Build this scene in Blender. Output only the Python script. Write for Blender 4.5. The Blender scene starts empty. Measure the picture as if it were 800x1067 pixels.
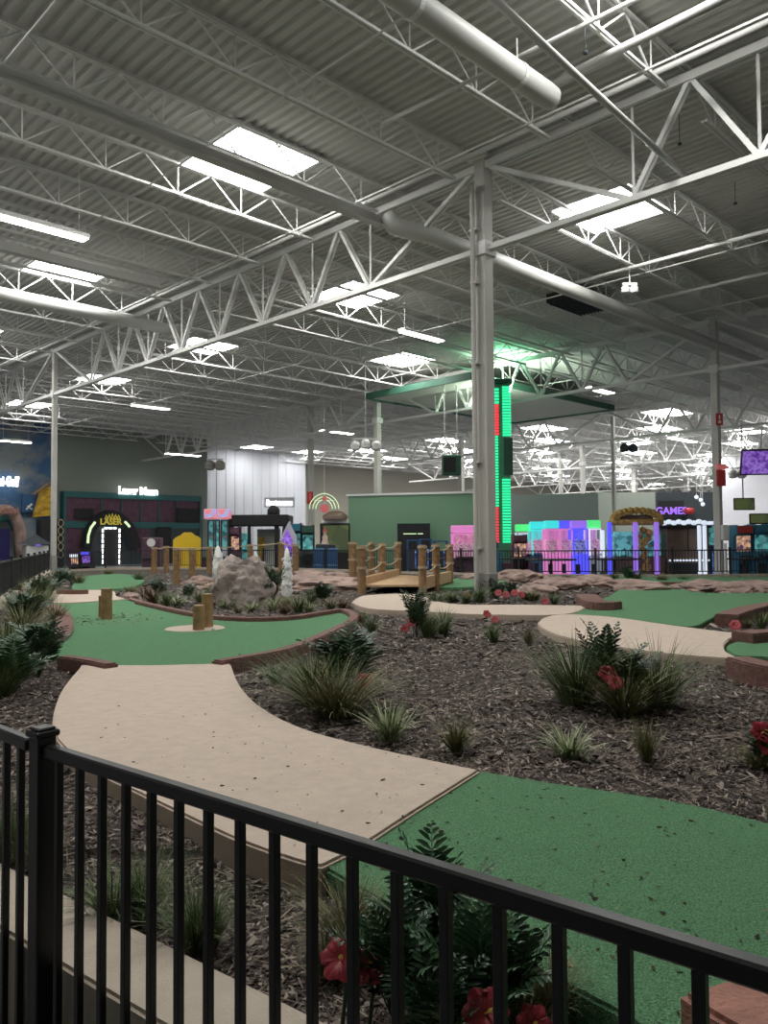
import bpy, bmesh, math, random
from mathutils import Vector, Matrix, noise
random.seed(7)
C = bpy.context.scene.collection
PI = math.pi

# ------------------------------------------------------------------ camera
FPX, CX, CY, EYE = 825.0, 400.0, 533.5, 1.67
PITCH, ROLL = math.radians(2.1), 0.0073
f_ = Vector((0, math.cos(PITCH), math.sin(PITCH)))
u0 = Vector((0, -math.sin(PITCH), math.cos(PITCH)))
x0 = Vector((1, 0, 0))
r_ = math.cos(ROLL)*x0 - math.sin(ROLL)*u0
u_ = math.cos(ROLL)*u0 + math.sin(ROLL)*x0
cam = bpy.data.cameras.new('camera'); camo = bpy.data.objects.new('camera', cam); C.objects.link(camo)
m = Matrix((r_, u_, -f_)).transposed().to_4x4(); m.translation = (0, 0, EYE)
camo.matrix_world = m
cam.sensor_fit = 'VERTICAL'; cam.sensor_height = 36; cam.lens = FPX/1067*36
cam.clip_start = 0.05; cam.clip_end = 600
bpy.context.scene.camera = camo

# ------------------------------------------------------------------ world, exposure
SC = bpy.context.scene
SC.view_settings.view_transform = 'Standard'; SC.view_settings.look = 'None'
SC.view_settings.gamma = 1; SC.view_settings.use_curve_mapping = False
SC.view_settings.exposure = 0.52
W = bpy.data.worlds.new('world'); SC.world = W; W.use_nodes = True
W.node_tree.nodes['Background'].inputs[0].default_value = (1.0, 0.975, 0.95, 1)
W.node_tree.nodes['Background'].inputs[1].default_value = 0.7
SC.cycles.max_bounces = 5; SC.cycles.diffuse_bounces = 3; SC.cycles.glossy_bounces = 2
SC.cycles.transparent_max_bounces = 6; SC.cycles.sample_clamp_indirect = 3
SC.cycles.use_denoising = True
SKY_E, LAMP_E = 22.0, 16.0

def area_light(name, loc, size, power, col=(1, .97, .92), rot=(0, 0, 0), sy=None):
    l = bpy.data.lights.new(name, 'AREA'); l.energy = power; l.color = col
    l.shape = 'RECTANGLE'; l.size = size; l.size_y = sy or size
    o = bpy.data.objects.new(name, l); C.objects.link(o); o.location = loc; o.rotation_euler = rot
    return o

# ------------------------------------------------------------------ geometry of the place
def ray(px, py): return f_ + r_*((px-CX)/FPX) - u_*((py-CY)/FPX)
def at(px, py, z):
    d = ray(px, py); return Vector((0, 0, EYE)) + d*((z-EYE)/d.z)
def atd(px, py, y):
    d = ray(px, py); return Vector((0, 0, EYE)) + d*(y/d.y)
def pr(p):
    d = Vector(p) - Vector((0, 0, EYE)); k = d.dot(f_)
    if k < .05: return None
    return CX+FPX*d.dot(r_)/k, CY-FPX*d.dot(u_)/k
K2 = at(503, 261, 8.17); K1 = at(57, 411, 8.17)
V = (K1-K2); V.z = 0; BAY = V.length; V.normalize(); U = Vector((V.y, -V.x, 0))
K0 = Vector((K2.x, K2.y, 0))
ANG_U = math.atan2(U.y, U.x); ANG_V = math.atan2(V.y, V.x)
def SU(s, u, z=0): p = K0 + V*s + U*u; p.z = z; return p
def to_su(p): q = Vector(p)-K0; q.z = 0; return q.dot(V), q.dot(U)
def on_s(px, s):           # point of the building line s = const seen at column px
    d = ray(px, 563); d.z = 0; n = U.cross(Vector((0, 0, 1)))
    k = (K0 + V*s).dot(V)/d.dot(V); return d*k
def on_u(px, u):
    d = ray(px, 563); d.z = 0
    k = (K0 + U*u).dot(U)/d.dot(U); return d*k
def zat(px, py, p): return atd(px, py, p.y).z
def visible(pts, mx=120, my=160):
    for p in pts:
        q = pr(p)
        if q and -mx < q[0] < 800+mx and -my < q[1] < 1067+my: return True
    return False

# ------------------------------------------------------------------ materials
MATS = {}
def mat(name, col, rough=.7, metal=0, emit=None, es=0, noise_s=0, noise_amt=0, bump=0, bump_s=None, spec=.5, alpha=1, trans=0):
    m = bpy.data.materials.new(name); m.use_nodes = True; nt = m.node_tree; b = nt.nodes['Principled BSDF']
    b.inputs['Base Color'].default_value = (*col, 1); b.inputs['Roughness'].default_value = rough
    b.inputs['Metallic'].default_value = metal; b.inputs['Specular IOR Level'].default_value = spec
    b.inputs['Transmission Weight'].default_value = trans
    if emit: b.inputs['Emission Color'].default_value = (*emit, 1); b.inputs['Emission Strength'].default_value = es
    if noise_s:
        tc = nt.nodes.new('ShaderNodeTexCoord'); n = nt.nodes.new('ShaderNodeTexNoise')
        n.inputs['Scale'].default_value = noise_s; n.inputs['Detail'].default_value = 5
        nt.links.new(tc.outputs['Object'], n.inputs['Vector'])
        if noise_amt:
            r = nt.nodes.new('ShaderNodeValToRGB')
            r.color_ramp.elements[0].position = .3; r.color_ramp.elements[1].position = .7
            r.color_ramp.elements[0].color = (*[c*(1-noise_amt) for c in col], 1)
            r.color_ramp.elements[1].color = (*[min(1, c*(1+noise_amt)) for c in col], 1)
            nt.links.new(n.outputs['Fac'], r.inputs[0]); nt.links.new(r.outputs[0], b.inputs['Base Color'])
        if bump:
            n2 = n
            if bump_s:
                n2 = nt.nodes.new('ShaderNodeTexNoise'); n2.inputs['Scale'].default_value = bump_s; n2.inputs['Detail'].default_value = 4
                nt.links.new(tc.outputs['Object'], n2.inputs['Vector'])
            bp = nt.nodes.new('ShaderNodeBump'); bp.inputs['Strength'].default_value = bump; bp.inputs['Distance'].default_value = .02
            nt.links.new(n2.outputs['Fac'], bp.inputs['Height']); nt.links.new(bp.outputs[0], b.inputs['Normal'])
    MATS[name] = m; return m
def island_mat(name, cols, rough=.6, spec=.3):
    """every loose blade or chip takes its own colour from the ramp"""
    m = bpy.data.materials.new(name); m.use_nodes = True; nt = m.node_tree; b = nt.nodes['Principled BSDF']
    g = nt.nodes.new('ShaderNodeNewGeometry'); r = nt.nodes.new('ShaderNodeValToRGB')
    while len(r.color_ramp.elements) < len(cols): r.color_ramp.elements.new(.5)
    for i, c in enumerate(cols):
        r.color_ramp.elements[i].position = i/(len(cols)-1); r.color_ramp.elements[i].color = (*c, 1)
    nt.links.new(g.outputs['Random Per Island'], r.inputs[0]); nt.links.new(r.outputs[0], b.inputs['Base Color'])
    b.inputs['Roughness'].default_value = rough; b.inputs['Specular IOR Level'].default_value = spec
    MATS[name] = m; return m

M = dict(
 deck=mat('deck paint', (.62, .61, .585), .6, noise_s=.5, noise_amt=.08),
 steel=mat('white painted steel', (.70, .70, .68), .5, noise_s=2, noise_amt=.06),
 steel_far=mat('white painted steel far', (.70, .70, .69), .5),
 duct=mat('painted duct', (.50, .50, .48), .5, noise_s=1, noise_amt=.05),
 column=mat('column paint', (.50, .49, .46), .5, noise_s=1.5, noise_amt=.06),
 column_base=mat('column base grey', (.30, .29, .27), .7),
 skylens=mat('skylight lens', (.8, .8, .8), .6, emit=(1, .995, .96), es=SKY_E),
 lamp=mat('lamp lens', (.8, .8, .8), .6, emit=(1, .97, .88), es=LAMP_E),
 lampbody=mat('lamp housing', (.6, .6, .58), .5),
 black=mat('black powder coat', (.005, .005, .006), .38, spec=.35, noise_s=300, bump=.06),
 blackmat=mat('matte black', (.012, .012, .014), .8),
 farblack=mat('far fence black', (.012, .012, .013), .6),
 floor=mat('arcade floor', (.20, .20, .21), .5, noise_s=.6, noise_amt=.3),
 slab=mat('concrete path', (.50, .405, .33), .85, noise_s=14, noise_amt=.07, bump=.25, bump_s=160),
 kerbc=mat('concrete wall', (.42, .36, .29), .85, noise_s=6, noise_amt=.12, bump=.25, bump_s=120),
 brick=mat('red brick kerb', (.155, .075, .062), .85, noise_s=18, noise_amt=.3, bump=.5, bump_s=60),
 terra=mat('terracotta block', (.34, .16, .12), .85, noise_s=12, noise_amt=.2, bump=.5, bump_s=60),
 wood=mat('log wood', (.27, .16, .075), .75, noise_s=9, noise_amt=.35, bump=.4, bump_s=30),
 woodend=mat('log end', (.40, .27, .15), .8, noise_s=20, noise_amt=.2),
 rope=mat('rope', (.42, .33, .22), .9),
 deckwood=mat('bridge planks', (.50, .33, .18), .8, noise_s=8, noise_amt=.15),
 rock=mat('sculpted rock', (.33, .28, .255), .95, noise_s=2.2, noise_amt=.45, bump=1, bump_s=9),
 redrock=mat('reddish rock ledge', (.29, .205, .175), .95, noise_s=2, noise_amt=.4, bump=1, bump_s=7),
 mulch=mat('mulch soil', (.05, .038, .032), .95, noise_s=30, noise_amt=.5, bump=1, bump_s=60),
 foam=mat('white water foam', (.88, .9, .88), .5, noise_s=20, bump=1),
 petal=mat('red petal', (.30, .025, .038), .55, noise_s=25, noise_amt=.25),
 stamen=mat('yellow stamen', (.7, .5, .1), .6),
 wallg=mat('grey green wall', (.22, .245, .215), .9, noise_s=.3, noise_amt=.05),
 wallw=mat('white corrugated wall', (.42, .43, .47), .7),
 wallb=mat('beige wall', (.42, .40, .34), .9),
 walllg=mat('light grey wall', (.52, .52, .56), .9),
 green_wall=mat('green wall', (.15, .27, .175), .9),
 grey_wall=mat('grey partition', (.33, .37, .35), .9),
 teal=mat('teal trim', (.015, .10, .105), .6), maroon=mat('maroon panel', (.085, .035, .06), .7, noise_s=3, noise_amt=.3),
 darkpanel=mat('dark panel', (.035, .045, .055), .7), signwhite=mat('lit sign face', (.8, .8, .8), .5, emit=(1, 1, 1), es=2.2),
 yellow=mat('yellow board', (.75, .50, .02), .5), gold=mat('gold ornament', (.42, .27, .07), .5, noise_s=8, noise_amt=.6, bump=1),
 goldcloth=mat('gold cloth', (.50, .31, .03), .7, noise_s=3, noise_amt=.4),
 red=mat('red paint', (.42, .03, .03), .5), white=mat('white paint', (.7, .7, .68), .5),
 prize=mat('gold sign letters', (.5, .42, .05), .5, emit=(.9, .7, .1), es=0.15),
 bluepaint=mat('blue paint', (.02, .09, .22), .5), tealpaint=mat('teal cabinet', (.02, .15, .24), .5),
 pinkled=mat('pink lit', (.4, .16, .34), .5, emit=(1, .30, .75), es=0.34), cyanled=mat('cyan lit', (.05, .35, .35), .5, emit=(.05, .85, .85), es=0.5),
 blueled=mat('blue lit', (.05, .05, .6), .5, emit=(.10, .10, 1), es=0.6), purpled=mat('purple lit', (.3, .1, .6), .5, emit=(.38, .22, 1), es=0.4),
 greenled=mat('green lit', (.1, .6, .2), .5, emit=(.1, 1, .25), es=0.45), whiteled=mat('white lit', (.5, .5, .55), .5, emit=(.75, .85, 1), es=.55),
 ledg=mat('green LED bars', (.02, .3, .15), .5, emit=(.03, .95, .38), es=0.85), ledr=mat('red LED bars', (.4, .02, .02), .5, emit=(1, .05, .07), es=0.9),
 tower=mat('tower shell', (.05, .22, .12), .4), neon=mat('neon yellow green', (.5, .6, .3), .5, emit=(.75, 1, .6), es=0.6),
 neonred=mat('neon red', (.4, .05, .05), .5, emit=(1, .3, .3), es=0.16),
 panelceil=mat('smooth ceiling panel', (.50, .51, .46), .8), fascia=mat('dark green fascia', (.02, .08, .05), .7),
 brown=mat('brown cabinet', (.11, .07, .045), .5, noise_s=2, noise_amt=.2),
 glass=mat('cabinet glass', (.9, .95, .95), .05, trans=.9, alpha=1),
 toys=mat('mixed plush prizes', (.5, .35, .25), .9, noise_s=14, noise_amt=.9),
 skin=mat('figure cream', (.6, .45, .38), .7),
)
def screen_mat(name, c1, c2, scale, es):
    m = bpy.data.materials.new(name); m.use_nodes = True; nt = m.node_tree; b = nt.nodes['Principled BSDF']
    tc = nt.nodes.new('ShaderNodeTexCoord'); n = nt.nodes.new('ShaderNodeTexVoronoi'); n.inputs['Scale'].default_value = scale
    r = nt.nodes.new('ShaderNodeMix'); r.data_type = 'RGBA'
    r.inputs['A'].default_value = (*c1, 1); r.inputs['B'].default_value = (*c2, 1)
    s = nt.nodes.new('ShaderNodeSeparateColor'); nt.links.new(tc.outputs['Object'], n.inputs['Vector'])
    nt.links.new(n.outputs['Color'], s.inputs[0]); nt.links.new(s.outputs[0], r.inputs['Factor'])
    nt.links.new(r.outputs['Result'], b.inputs['Emission Color']); nt.links.new(r.outputs['Result'], b.inputs['Base Color'])
    b.inputs['Emission Strength'].default_value = es; return m
M['screen_blue'] = screen_mat('blue game screen', (.01, .02, .08), (.15, .35, .8), 5, .8)
M['screen_mix'] = screen_mat('colourful game screen', (.02, .01, .05), (.6, .35, .2), 9, .7)
M['screen_teal'] = screen_mat('teal game field', (.01, .06, .07), (.15, .5, .5), 5, .35)
M['screen_purple'] = screen_mat('purple game screen', (.10, .02, .3), (.35, .2, .7), 11, .45)
M['screen_dark'] = screen_mat('dim screen', (.02, .03, .02), (.08, .10, .03), 1.2, .5)
M['header_mix'] = screen_mat('orange and blue header', (.7, .12, .05), (.2, .35, .7), 6, .5)
M['toyglow'] = screen_mat('lit plush prizes', (.65, .12, .45), (.85, .6, .6), 13, .3)
M['toyblue'] = screen_mat('blue lit prizes', (.05, .05, .5), (.5, .5, .9), 13, .35)
def turf_mat():
    m = mat('green turf', (.115, .25, .13), .95, noise_s=150, noise_amt=.5, bump=.8, spec=.1); return m
M['turf'] = turf_mat()
def mural_mat():
    m = bpy.data.materials.new('cloud mural paint'); m.use_nodes = True; nt = m.node_tree; b = nt.nodes['Principled BSDF']
    tc = nt.nodes.new('ShaderNodeTexCoord'); mp = nt.nodes.new('ShaderNodeMapping'); mp.inputs['Scale'].default_value = (.16, .16, .22)
    n = nt.nodes.new('ShaderNodeTexNoise'); n.inputs['Scale'].default_value = 1.6; n.inputs['Detail'].default_value = 8; n.inputs['Roughness'].default_value = .65
    r = nt.nodes.new('ShaderNodeValToRGB'); e = r.color_ramp.elements
    e[0].position = .44; e[0].color = (.05, .12, .24, 1); e[1].position = .56; e[1].color = (.20, .22, .23, 1)
    nt.links.new(tc.outputs['Object'], mp.inputs[0]); nt.links.new(mp.outputs[0], n.inputs['Vector'])
    nt.links.new(n.outputs['Fac'], r.inputs[0]); nt.links.new(r.outputs[0], b.inputs['Base Color']); b.inputs['Roughness'].default_value = .9
    return m
M['mural'] = mural_mat()
M['grass'] = island_mat('grass blades', [(.035, .07, .022), (.075, .125, .04), (.12, .17, .065), (.24, .26, .13)])
M['grass_pale'] = island_mat('variegated grass blades', [(.09, .14, .05), (.20, .26, .12), (.34, .38, .22), (.50, .50, .36)])
M['grass_red'] = island_mat('reddish blades', [(.06, .05, .03), (.16, .06, .05), (.08, .10, .04), (.25, .12, .10)])
M['grass_dry'] = island_mat('olive blades', [(.05, .065, .025), (.11, .12, .045), (.20, .19, .09), (.30, .26, .14)])
M['fern'] = island_mat('dark fern leaflets', [(.010, .034, .014), (.020, .058, .024), (.045, .095, .042)], .35, .5)
M['fern_mid'] = island_mat('green fern leaflets', [(.015, .05, .02), (.03, .085, .035), (.06, .12, .05)], .4, .5)
M['chips'] = island_mat('mulch chips', [(.045, .034, .030), (.08, .062, .054), (.13, .10, .088), (.22, .175, .15), (.42, .36, .31)], .9)
M['bits'] = island_mat('dark mulch bits', [(.02, .015, .012), (.06, .04, .03)], .9)

# ------------------------------------------------------------------ mesh builder
class MB:
    def __init__(s): s.v = []; s.f = []; s.mi = []
    def add(s, vs, fs, mi=0):
        b = len(s.v); s.v += [tuple(v) for v in vs]; s.f += [tuple(i+b for i in f) for f in fs]; s.mi += [mi]*len(fs)
    def box(s, c, size, rz=0, mi=0, bev=0):
        hx, hy, hz = size[0]/2, size[1]/2, size[2]/2; R = Matrix.Rotation(rz, 3, 'Z'); c = Vector(c)
        if bev:
            b = min(bev, hx*.9, hy*.9, hz*.9)
            prof = [(hx-b, hy), (hx, hy-b), (hx, -hy+b), (hx-b, -hy), (-hx+b, -hy), (-hx, -hy+b), (-hx, hy-b), (-hx+b, hy)]
            ring = lambda k, z: [c + R @ Vector((p[0]*k[0], p[1]*k[1], z)) for p in prof]
            k = ((hx-b)/hx, (hy-b)/hy)
            rs = [ring(k, -hz), ring((1, 1), -hz+b), ring((1, 1), hz-b), ring(k, hz)]
            vs = sum(rs, []); n = 8; fs = [tuple(range(7, -1, -1))[::1], tuple(range(24, 32))]
            fs[0] = tuple(range(8))
            fs = [tuple(range(8)), tuple(reversed(range(24, 32)))]
            for r in range(3):
                for i in range(n): j = (i+1) % n; fs.append((r*n+i, (r+1)*n+i, (r+1)*n+j, r*n+j))
            s.add(vs, fs, mi); return
        vs = [c + R @ Vector((x, y, z)) for x in (-hx, hx) for y in (-hy, hy) for z in (-hz, hz)]
        s.add(vs, [(0, 1, 3, 2), (4, 6, 7, 5), (0, 4, 5, 1), (2, 3, 7, 6), (0, 2, 6, 4), (1, 5, 7, 3)], mi)
    def bar(s, a, b, w, h, mi=0, up=(0, 0, 1)):
        a = Vector(a); b = Vector(b); d = (b-a).normalized(); up = Vector(up)
        if abs(d.dot(up)) > .95: up = Vector((V.x, V.y, 0)) if abs(d.z) > .95 else Vector((0, 0, 1))
        x = d.cross(up).normalized()*w/2; y = x.cross(d).normalized()*h/2
        vs = [a-x-y, a+x-y, a+x+y, a-x+y, b-x-y, b+x-y, b+x+y, b-x+y]
        s.add(vs, [(0, 3, 2, 1), (4, 5, 6, 7), (0, 1, 5, 4), (1, 2, 6, 5), (2, 3, 7, 6), (3, 0, 4, 7)], mi)
    def tube(s, pts, r, n=8, mi=0, cap=True):
        pts = [Vector(p) for p in pts]; rs = r if isinstance(r, (list, tuple)) else [r]*len(pts); rings = []
        d0 = (pts[1]-pts[0]).normalized(); ref = Vector((0, 0, 1)) if abs(d0.z) < .9 else Vector((1, 0, 0))
        x = d0.cross(ref).normalized()
        for i, p in enumerate(pts):
            d = (pts[min(i+1, len(pts)-1)]-pts[max(i-1, 0)]).normalized()
            x = (x - d*x.dot(d)).normalized(); y = d.cross(x)
            rings.append([p + (x*math.cos(2*PI*k/n)+y*math.sin(2*PI*k/n))*rs[i] for k in range(n)])
        fs = []
        for i in range(len(pts)-1):
            for k in range(n): j = (k+1) % n; fs.append((i*n+k, i*n+j, (i+1)*n+j, (i+1)*n+k))
        if cap: fs += [tuple(reversed(range(n))), tuple(range((len(pts)-1)*n, len(pts)*n))]
        s.add(sum(rings, []), fs, mi)
    def prism(s, poly, z0, z1, mi=0, mi_side=None, top_fn=None):
        n = len(poly); A = sum(poly[i][0]*poly[(i+1) % n][1]-poly[(i+1) % n][0]*poly[i][1] for i in range(n))
        if A < 0: poly = poly[::-1]
        vs = [(p[0], p[1], z0) for p in poly]+[(p[0], p[1], z1) for p in poly]
        s.add(vs, [tuple(range(n, 2*n))], mi)
        b = len(s.v)-2*n; ms = mi if mi_side is None else mi_side
        for i in range(n): j = (i+1) % n; s.f.append((b+i, b+j, b+n+j, b+n+i)); s.mi.append(ms)
        s.f.append(tuple(b+i for i in reversed(range(n)))); s.mi.append(ms)
    def sphere(s, c, r, n=10, mi=0, sc=(1, 1, 1)):
        vs = []; c = Vector(c); m_ = n//2+1
        for i in range(m_):
            t = PI*i/(m_-1)
            for k in range(n): a = 2*PI*k/n; vs.append(c+Vector((r*sc[0]*math.sin(t)*math.cos(a), r*sc[1]*math.sin(t)*math.sin(a), r*sc[2]*math.cos(t))))
        fs = []
        for i in range(m_-1):
            for k in range(n): j = (k+1) % n; fs.append((i*n+k, (i+1)*n+k, (i+1)*n+j, i*n+j))
        s.add(vs, fs, mi)
    def lathe(s, prof, c=(0, 0, 0), n=16, mi=0):
        c = Vector(c); vs = []
        for r, z in prof:
            for k in range(n): a = 2*PI*k/n; vs.append(c+Vector((r*math.cos(a), r*math.sin(a), z)))
        fs = []
        for i in range(len(prof)-1):
            for k in range(n): j = (k+1) % n; fs.append((i*n+k, i*n+j, (i+1)*n+j, (i+1)*n+k))
        s.add(vs, fs, mi)
    def build(s, name, mats, parent=None, smooth=False):
        me = bpy.data.meshes.new(name); me.from_pydata(s.v, [], s.f)
        for m_ in (mats if isinstance(mats, (list, tuple)) else [mats]): me.materials.append(m_)
        if any(s.mi): me.polygons.foreach_set('material_index', s.mi)
        if smooth: me.polygons.foreach_set('use_smooth', [True]*len(me.polygons))
        me.update()
        o = bpy.data.objects.new(name, me); C.objects.link(o)
        if parent: o.parent = parent; CH.setdefault(parent.name, []).append(o)
        return o
CH = {}
def tag(o, label=None, cat=None, group=None, kind=None):
    if label: o['label'] = label
    if cat: o['category'] = cat
    if group: o['group'] = group
    if kind: o['kind'] = kind
    return o
def thing(name, label, cat, loc=(0, 0, 0), rz=0, group=None):
    o = bpy.data.objects.new(name, None); C.objects.link(o); o.location = loc; o.rotation_euler = (0, 0, rz)
    o.empty_display_size = .1
    return tag(o, label, cat, group)
def copy_tree(o, loc=None, rz=None, label=None, scale=None, group=None, parent=None):
    c = o.copy(); C.objects.link(c)
    if parent is not None: c.parent = parent
    if loc is not None: c.location = loc
    if rz is not None: c.rotation_euler = (0, 0, rz)
    if scale is not None: c.scale = (scale,)*3 if not isinstance(scale, tuple) else scale
    if label: c['label'] = label
    if group: c['group'] = group
    if parent is not None: CH.setdefault(parent.name, []).append(c)
    for ch in list(CH.get(o.name, [])): copy_tree(ch, parent=c)
    return c
def smooth_poly(pts, n=5, closed=True):
    out = []; N = len(pts)
    for i in range(N if closed else N-1):
        g = lambda k: Vector(pts[k % N]) if closed else Vector(pts[max(0, min(N-1, k))])
        p0, p1, p2, p3 = g(i-1), g(i), g(i+1), g(i+2)
        for k in range(n):
            t = k/n
            out.append(.5*((2*p1)+(p2-p0)*t+(2*p0-5*p1+4*p2-p3)*t*t+(3*p1-p0-3*p2+p3)*t**3))
    if not closed: out.append(Vector(pts[-1]))
    return out
def ordinal(n): return ['first', 'second', 'third', 'fourth', 'fifth', 'sixth', 'seventh', 'eighth', 'ninth', 'tenth', 'eleventh', 'twelfth', 'thirteenth', 'fourteenth', 'fifteenth', 'sixteenth', 'seventeenth', 'eighteenth', 'nineteenth', 'twentieth', 'twenty-first', 'twenty-second', 'twenty-third', 'twenty-fourth', 'twenty-fifth', 'twenty-sixth', 'twenty-seventh', 'twenty-eighth', 'twenty-ninth', 'thirtieth'][n-1] if 0 < n <= 30 else 'farthest'

# ================================================================== STRUCTURE
ZD, ZJT, ZJB, ZGT, ZGB = 10.42, 10.30, 9.60, 10.05, 8.17
# floor
b = MB(); b.box((0, 60, -.1), (260, 260, .2)); tag(b.build('floor', M['floor']), kind='structure')
# corrugated roof deck: ribs run along V, repeated along U
b = MB(); S0, S1 = -75, 62; per = .24
vs = []; fs = []; u = -19.0; k = 0
prof = [(0, 0), (.10, 0), (.13, .075), (.21, .075)]
while u < 152:
    for du, dz in prof:
        vs += [SU(S0, u+du, ZD+dz), SU(S1, u+du, ZD+dz)]
    u += per
n = len(vs)//2
fs = [(2*i, 2*i+1, 2*i+3, 2*i+2) for i in range(n-1)]
b.add(vs, fs); tag(b.build('ceiling', M['deck']), kind='structure')

# walls --------------------------------------------------------------
def wall(name, a, c, z0, z1, m_, th=.3, mats=None):
    b = MB(); a = Vector((a[0], a[1], 0)); c = Vector((c[0], c[1], 0)); mid = (a+c)/2; d = c-a
    b.box((mid.x, mid.y, (z0+z1)/2), (d.length, th, z1-z0), math.atan2(d.y, d.x))
    return tag(b.build(name, m_), kind='structure')
WS = 47.3
wall('wall_near', SU(-75, -19.2), SU(WS, -19.2), 0, ZD, M['wallg'])
pm = on_s(58, WS)                              # the corner where the mural stops
um = to_su(pm)[1]
wall('wall_mural', SU(WS, -30), SU(WS, um), 0, ZD, M['mural'])
pe = on_s(214, WS); ue = to_su(pe)[1]
wall('wall_left', SU(WS, um), SU(WS, ue), 0, ZD, M['wallg'])
# ribbed white wall set back behind it
WS2 = 51.5; p_a = on_s(200, WS2); p_b = on_s(312, WS2); ua, ub = to_su(p_a)[1], to_su(p_b)[1]
b = MB(); uu = ua
while uu < ub:
    b.add([SU(WS2, uu, 0), SU(WS2, uu+.5, 0), SU(WS2-.05, uu+.56, 0), SU(WS2-.05, uu+.94, 0), SU(WS2, uu+1, 0),
           SU(WS2, uu, ZD), SU(WS2, uu+.5, ZD), SU(WS2-.05, uu+.56, ZD), SU(WS2-.05, uu+.94, ZD), SU(WS2, uu+1, ZD)],
          [(i, i+1, i+6, i+5) for i in range(4)]); uu += 1
tag(b.build('wall_white', M['wallw']), kind='structure')
wall('wall_return', SU(WS, ue), SU(WS2, ue), 0, ZD, M['wallg'])
wall('wall_back', SU(WS2+8, ub-4), SU(WS2+8, 152), 0, ZD, M['wallb'])
wall('wall_far', SU(-60, 151), SU(62, 151), 0, ZD, M['walllg'])
pr1 = on_u(751, 70); sr = to_su(pr1)[0]
wall('wall_right', SU(sr, 70), SU(-20, 70), 0, ZD, M['walllg'])
wall('wall_right_return', SU(sr, 70), SU(sr, 80), 0, ZD, M['walllg'])
# partial height partitions in the middle of the arcade
a0 = atd(364, 560, 42); a1 = atd(500, 560, 40); zt = zat(364, 517, a0)
wall('wall_green', a0, a1, 0, zt, M['green_wall'])
b = MB(); d = (a1-a0); b.box(((a0.x+a1.x)/2, (a0.y+a1.y)/2, zt+.04), (d.length+.2, .4, .1), math.atan2(d.y, d.x)); tag(b.build('trim_green_wall_cap', M['white']), kind='structure')
g0 = atd(500, 560, 42.6); g1 = atd(624, 560, 41)
wall('wall_grey_partition', g0, g1, 0, zat(537, 516.4, g0), M['grey_wall'])
q0 = atd(622, 560, 66); q1 = atd(684, 560, 66)
wall('wall_far_room', q0, q1, 0, zat(650, 513, q0), M['wallg'])
q0 = atd(684, 560, 60); q1 = atd(746, 560, 60)
wall('wall_blue_room', q0, q1, 0, zat(700, 513, q0), M['darkpanel'])

# ------------------------------------------------------------------ trusses
def girder_meshes(L, edge, nb, ztop=ZGT, zbot=ZGB):
    """one joist girder along +X, bottom joints spaced evenly between edge and L-edge"""
    t = MB(); w = .20
    for sy in (-.07, .07): t.box((L/2, sy, ztop), (L, .09, .16))
    bo = MB()
    for sy in (-.06, .06): bo.box((L/2, sy, zbot), (L, .075, .12))
    we = MB(); step = (L-2*edge)/nb; xs = [edge+step*i for i in range(nb+1)]
    for i, x in enumerate(xs):
        xl = x-step/2 if i else .15; xr = x+step/2 if i < nb else L-.15
        ll = .11 if i else .14
        for xa in (xl, xr):
            for sy in (-.05, .05): we.bar((x, sy, zbot), (xa, sy, ztop), .05, .09)
        we.bar((x, 0, zbot), (x, 0, ztop), .045, .045)
    return t, bo, we
def joist_meshes(L, p, nbot, start):
    t = MB(); bo = MB(); we = MB()
    for sy in (-.035, .035):
        t.box((L/2, sy, ZJT), (L, .05, .06)); bo.box((L/2, sy, ZJB), (L-1.6, .045, .05))
    xs = [start+p*i for i in range(nbot)]
    for i, x in enumerate(xs):
        xl = x-p/2 if i else .15; xr = x+p/2 if i < nbot-1 else L-.15
        we.bar((x, 0, ZJB), (xl, 0, ZJT), .028, .028); we.bar((x, 0, ZJB), (xr, 0, ZJT), .028, .028)
        we.bar((x, 0, ZJB), (x, 0, ZJT), .024, .024)
    return t, bo, we
def make_truss(name, meshes, label, cat, loc, rz, mt, group=None):
    r = thing(name, label, cat, loc, rz, group); ch = []
    for nm, mb in zip(('top_chord', 'bottom_chord', 'web'), meshes): ch.append(mb.build(nm, mt, r))
    return r
UB = 16.4
girder_lines = {0: ([-BAY, 0, BAY, 2*BAY-.2], 'the nearest girder line'),
                1: ([-19.5, 1.66, 19.66, WS-.3], 'the second girder line'),
                2: ([-31.5, -7.9, 15.7, 39.3], 'the third girder line'),
                3: ([-45, -21.8, 1.8, 25.4, 49], 'the fourth girder line'),
                4: ([-40, -16.4, 7.2, 30.8, 54.4], 'the fifth girder line'),
                5: ([-12, 11, 34.5, 58], 'the sixth girder line'), 6: ([-12, 11, 34.5, 58], 'the seventh girder line')}
span_names = {(0, -BAY): 'heavy white roof girder running off to the right of the tall central column',
              (0, 0): 'long white roof girder between the tall central column and the left column',
              (0, BAY): 'dim white roof girder running left from the left column'}
cnt = 0
for gi, (ss, nm) in girder_lines.items():
    for i in range(len(ss)-1):
        a, c = ss[i], ss[i+1]; L = c-a
        pts = [SU(a+(c-a)*t/8, gi*UB, 9) for t in range(9)]
        if not visible(pts, 60, 60): continue
        nb = max(3, round((L-7.3)/2.34)); ms = girder_meshes(L, 3.65, nb)
        qx = [pr(p)[0] for p in pts if pr(p)]; side = 'left' if sum(qx)/len(qx) < 330 else ('right' if sum(qx)/len(qx) > 520 else 'middle')
        lab = span_names.get((gi, a)) or f'white roof girder on {nm} from the front, {ordinal(i+1)} span from the right'
        make_truss('roof_girder', ms, lab, 'roof girder', SU(a, gi*UB), ANG_V, M['steel'], 'heavy white roof girders')

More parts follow.
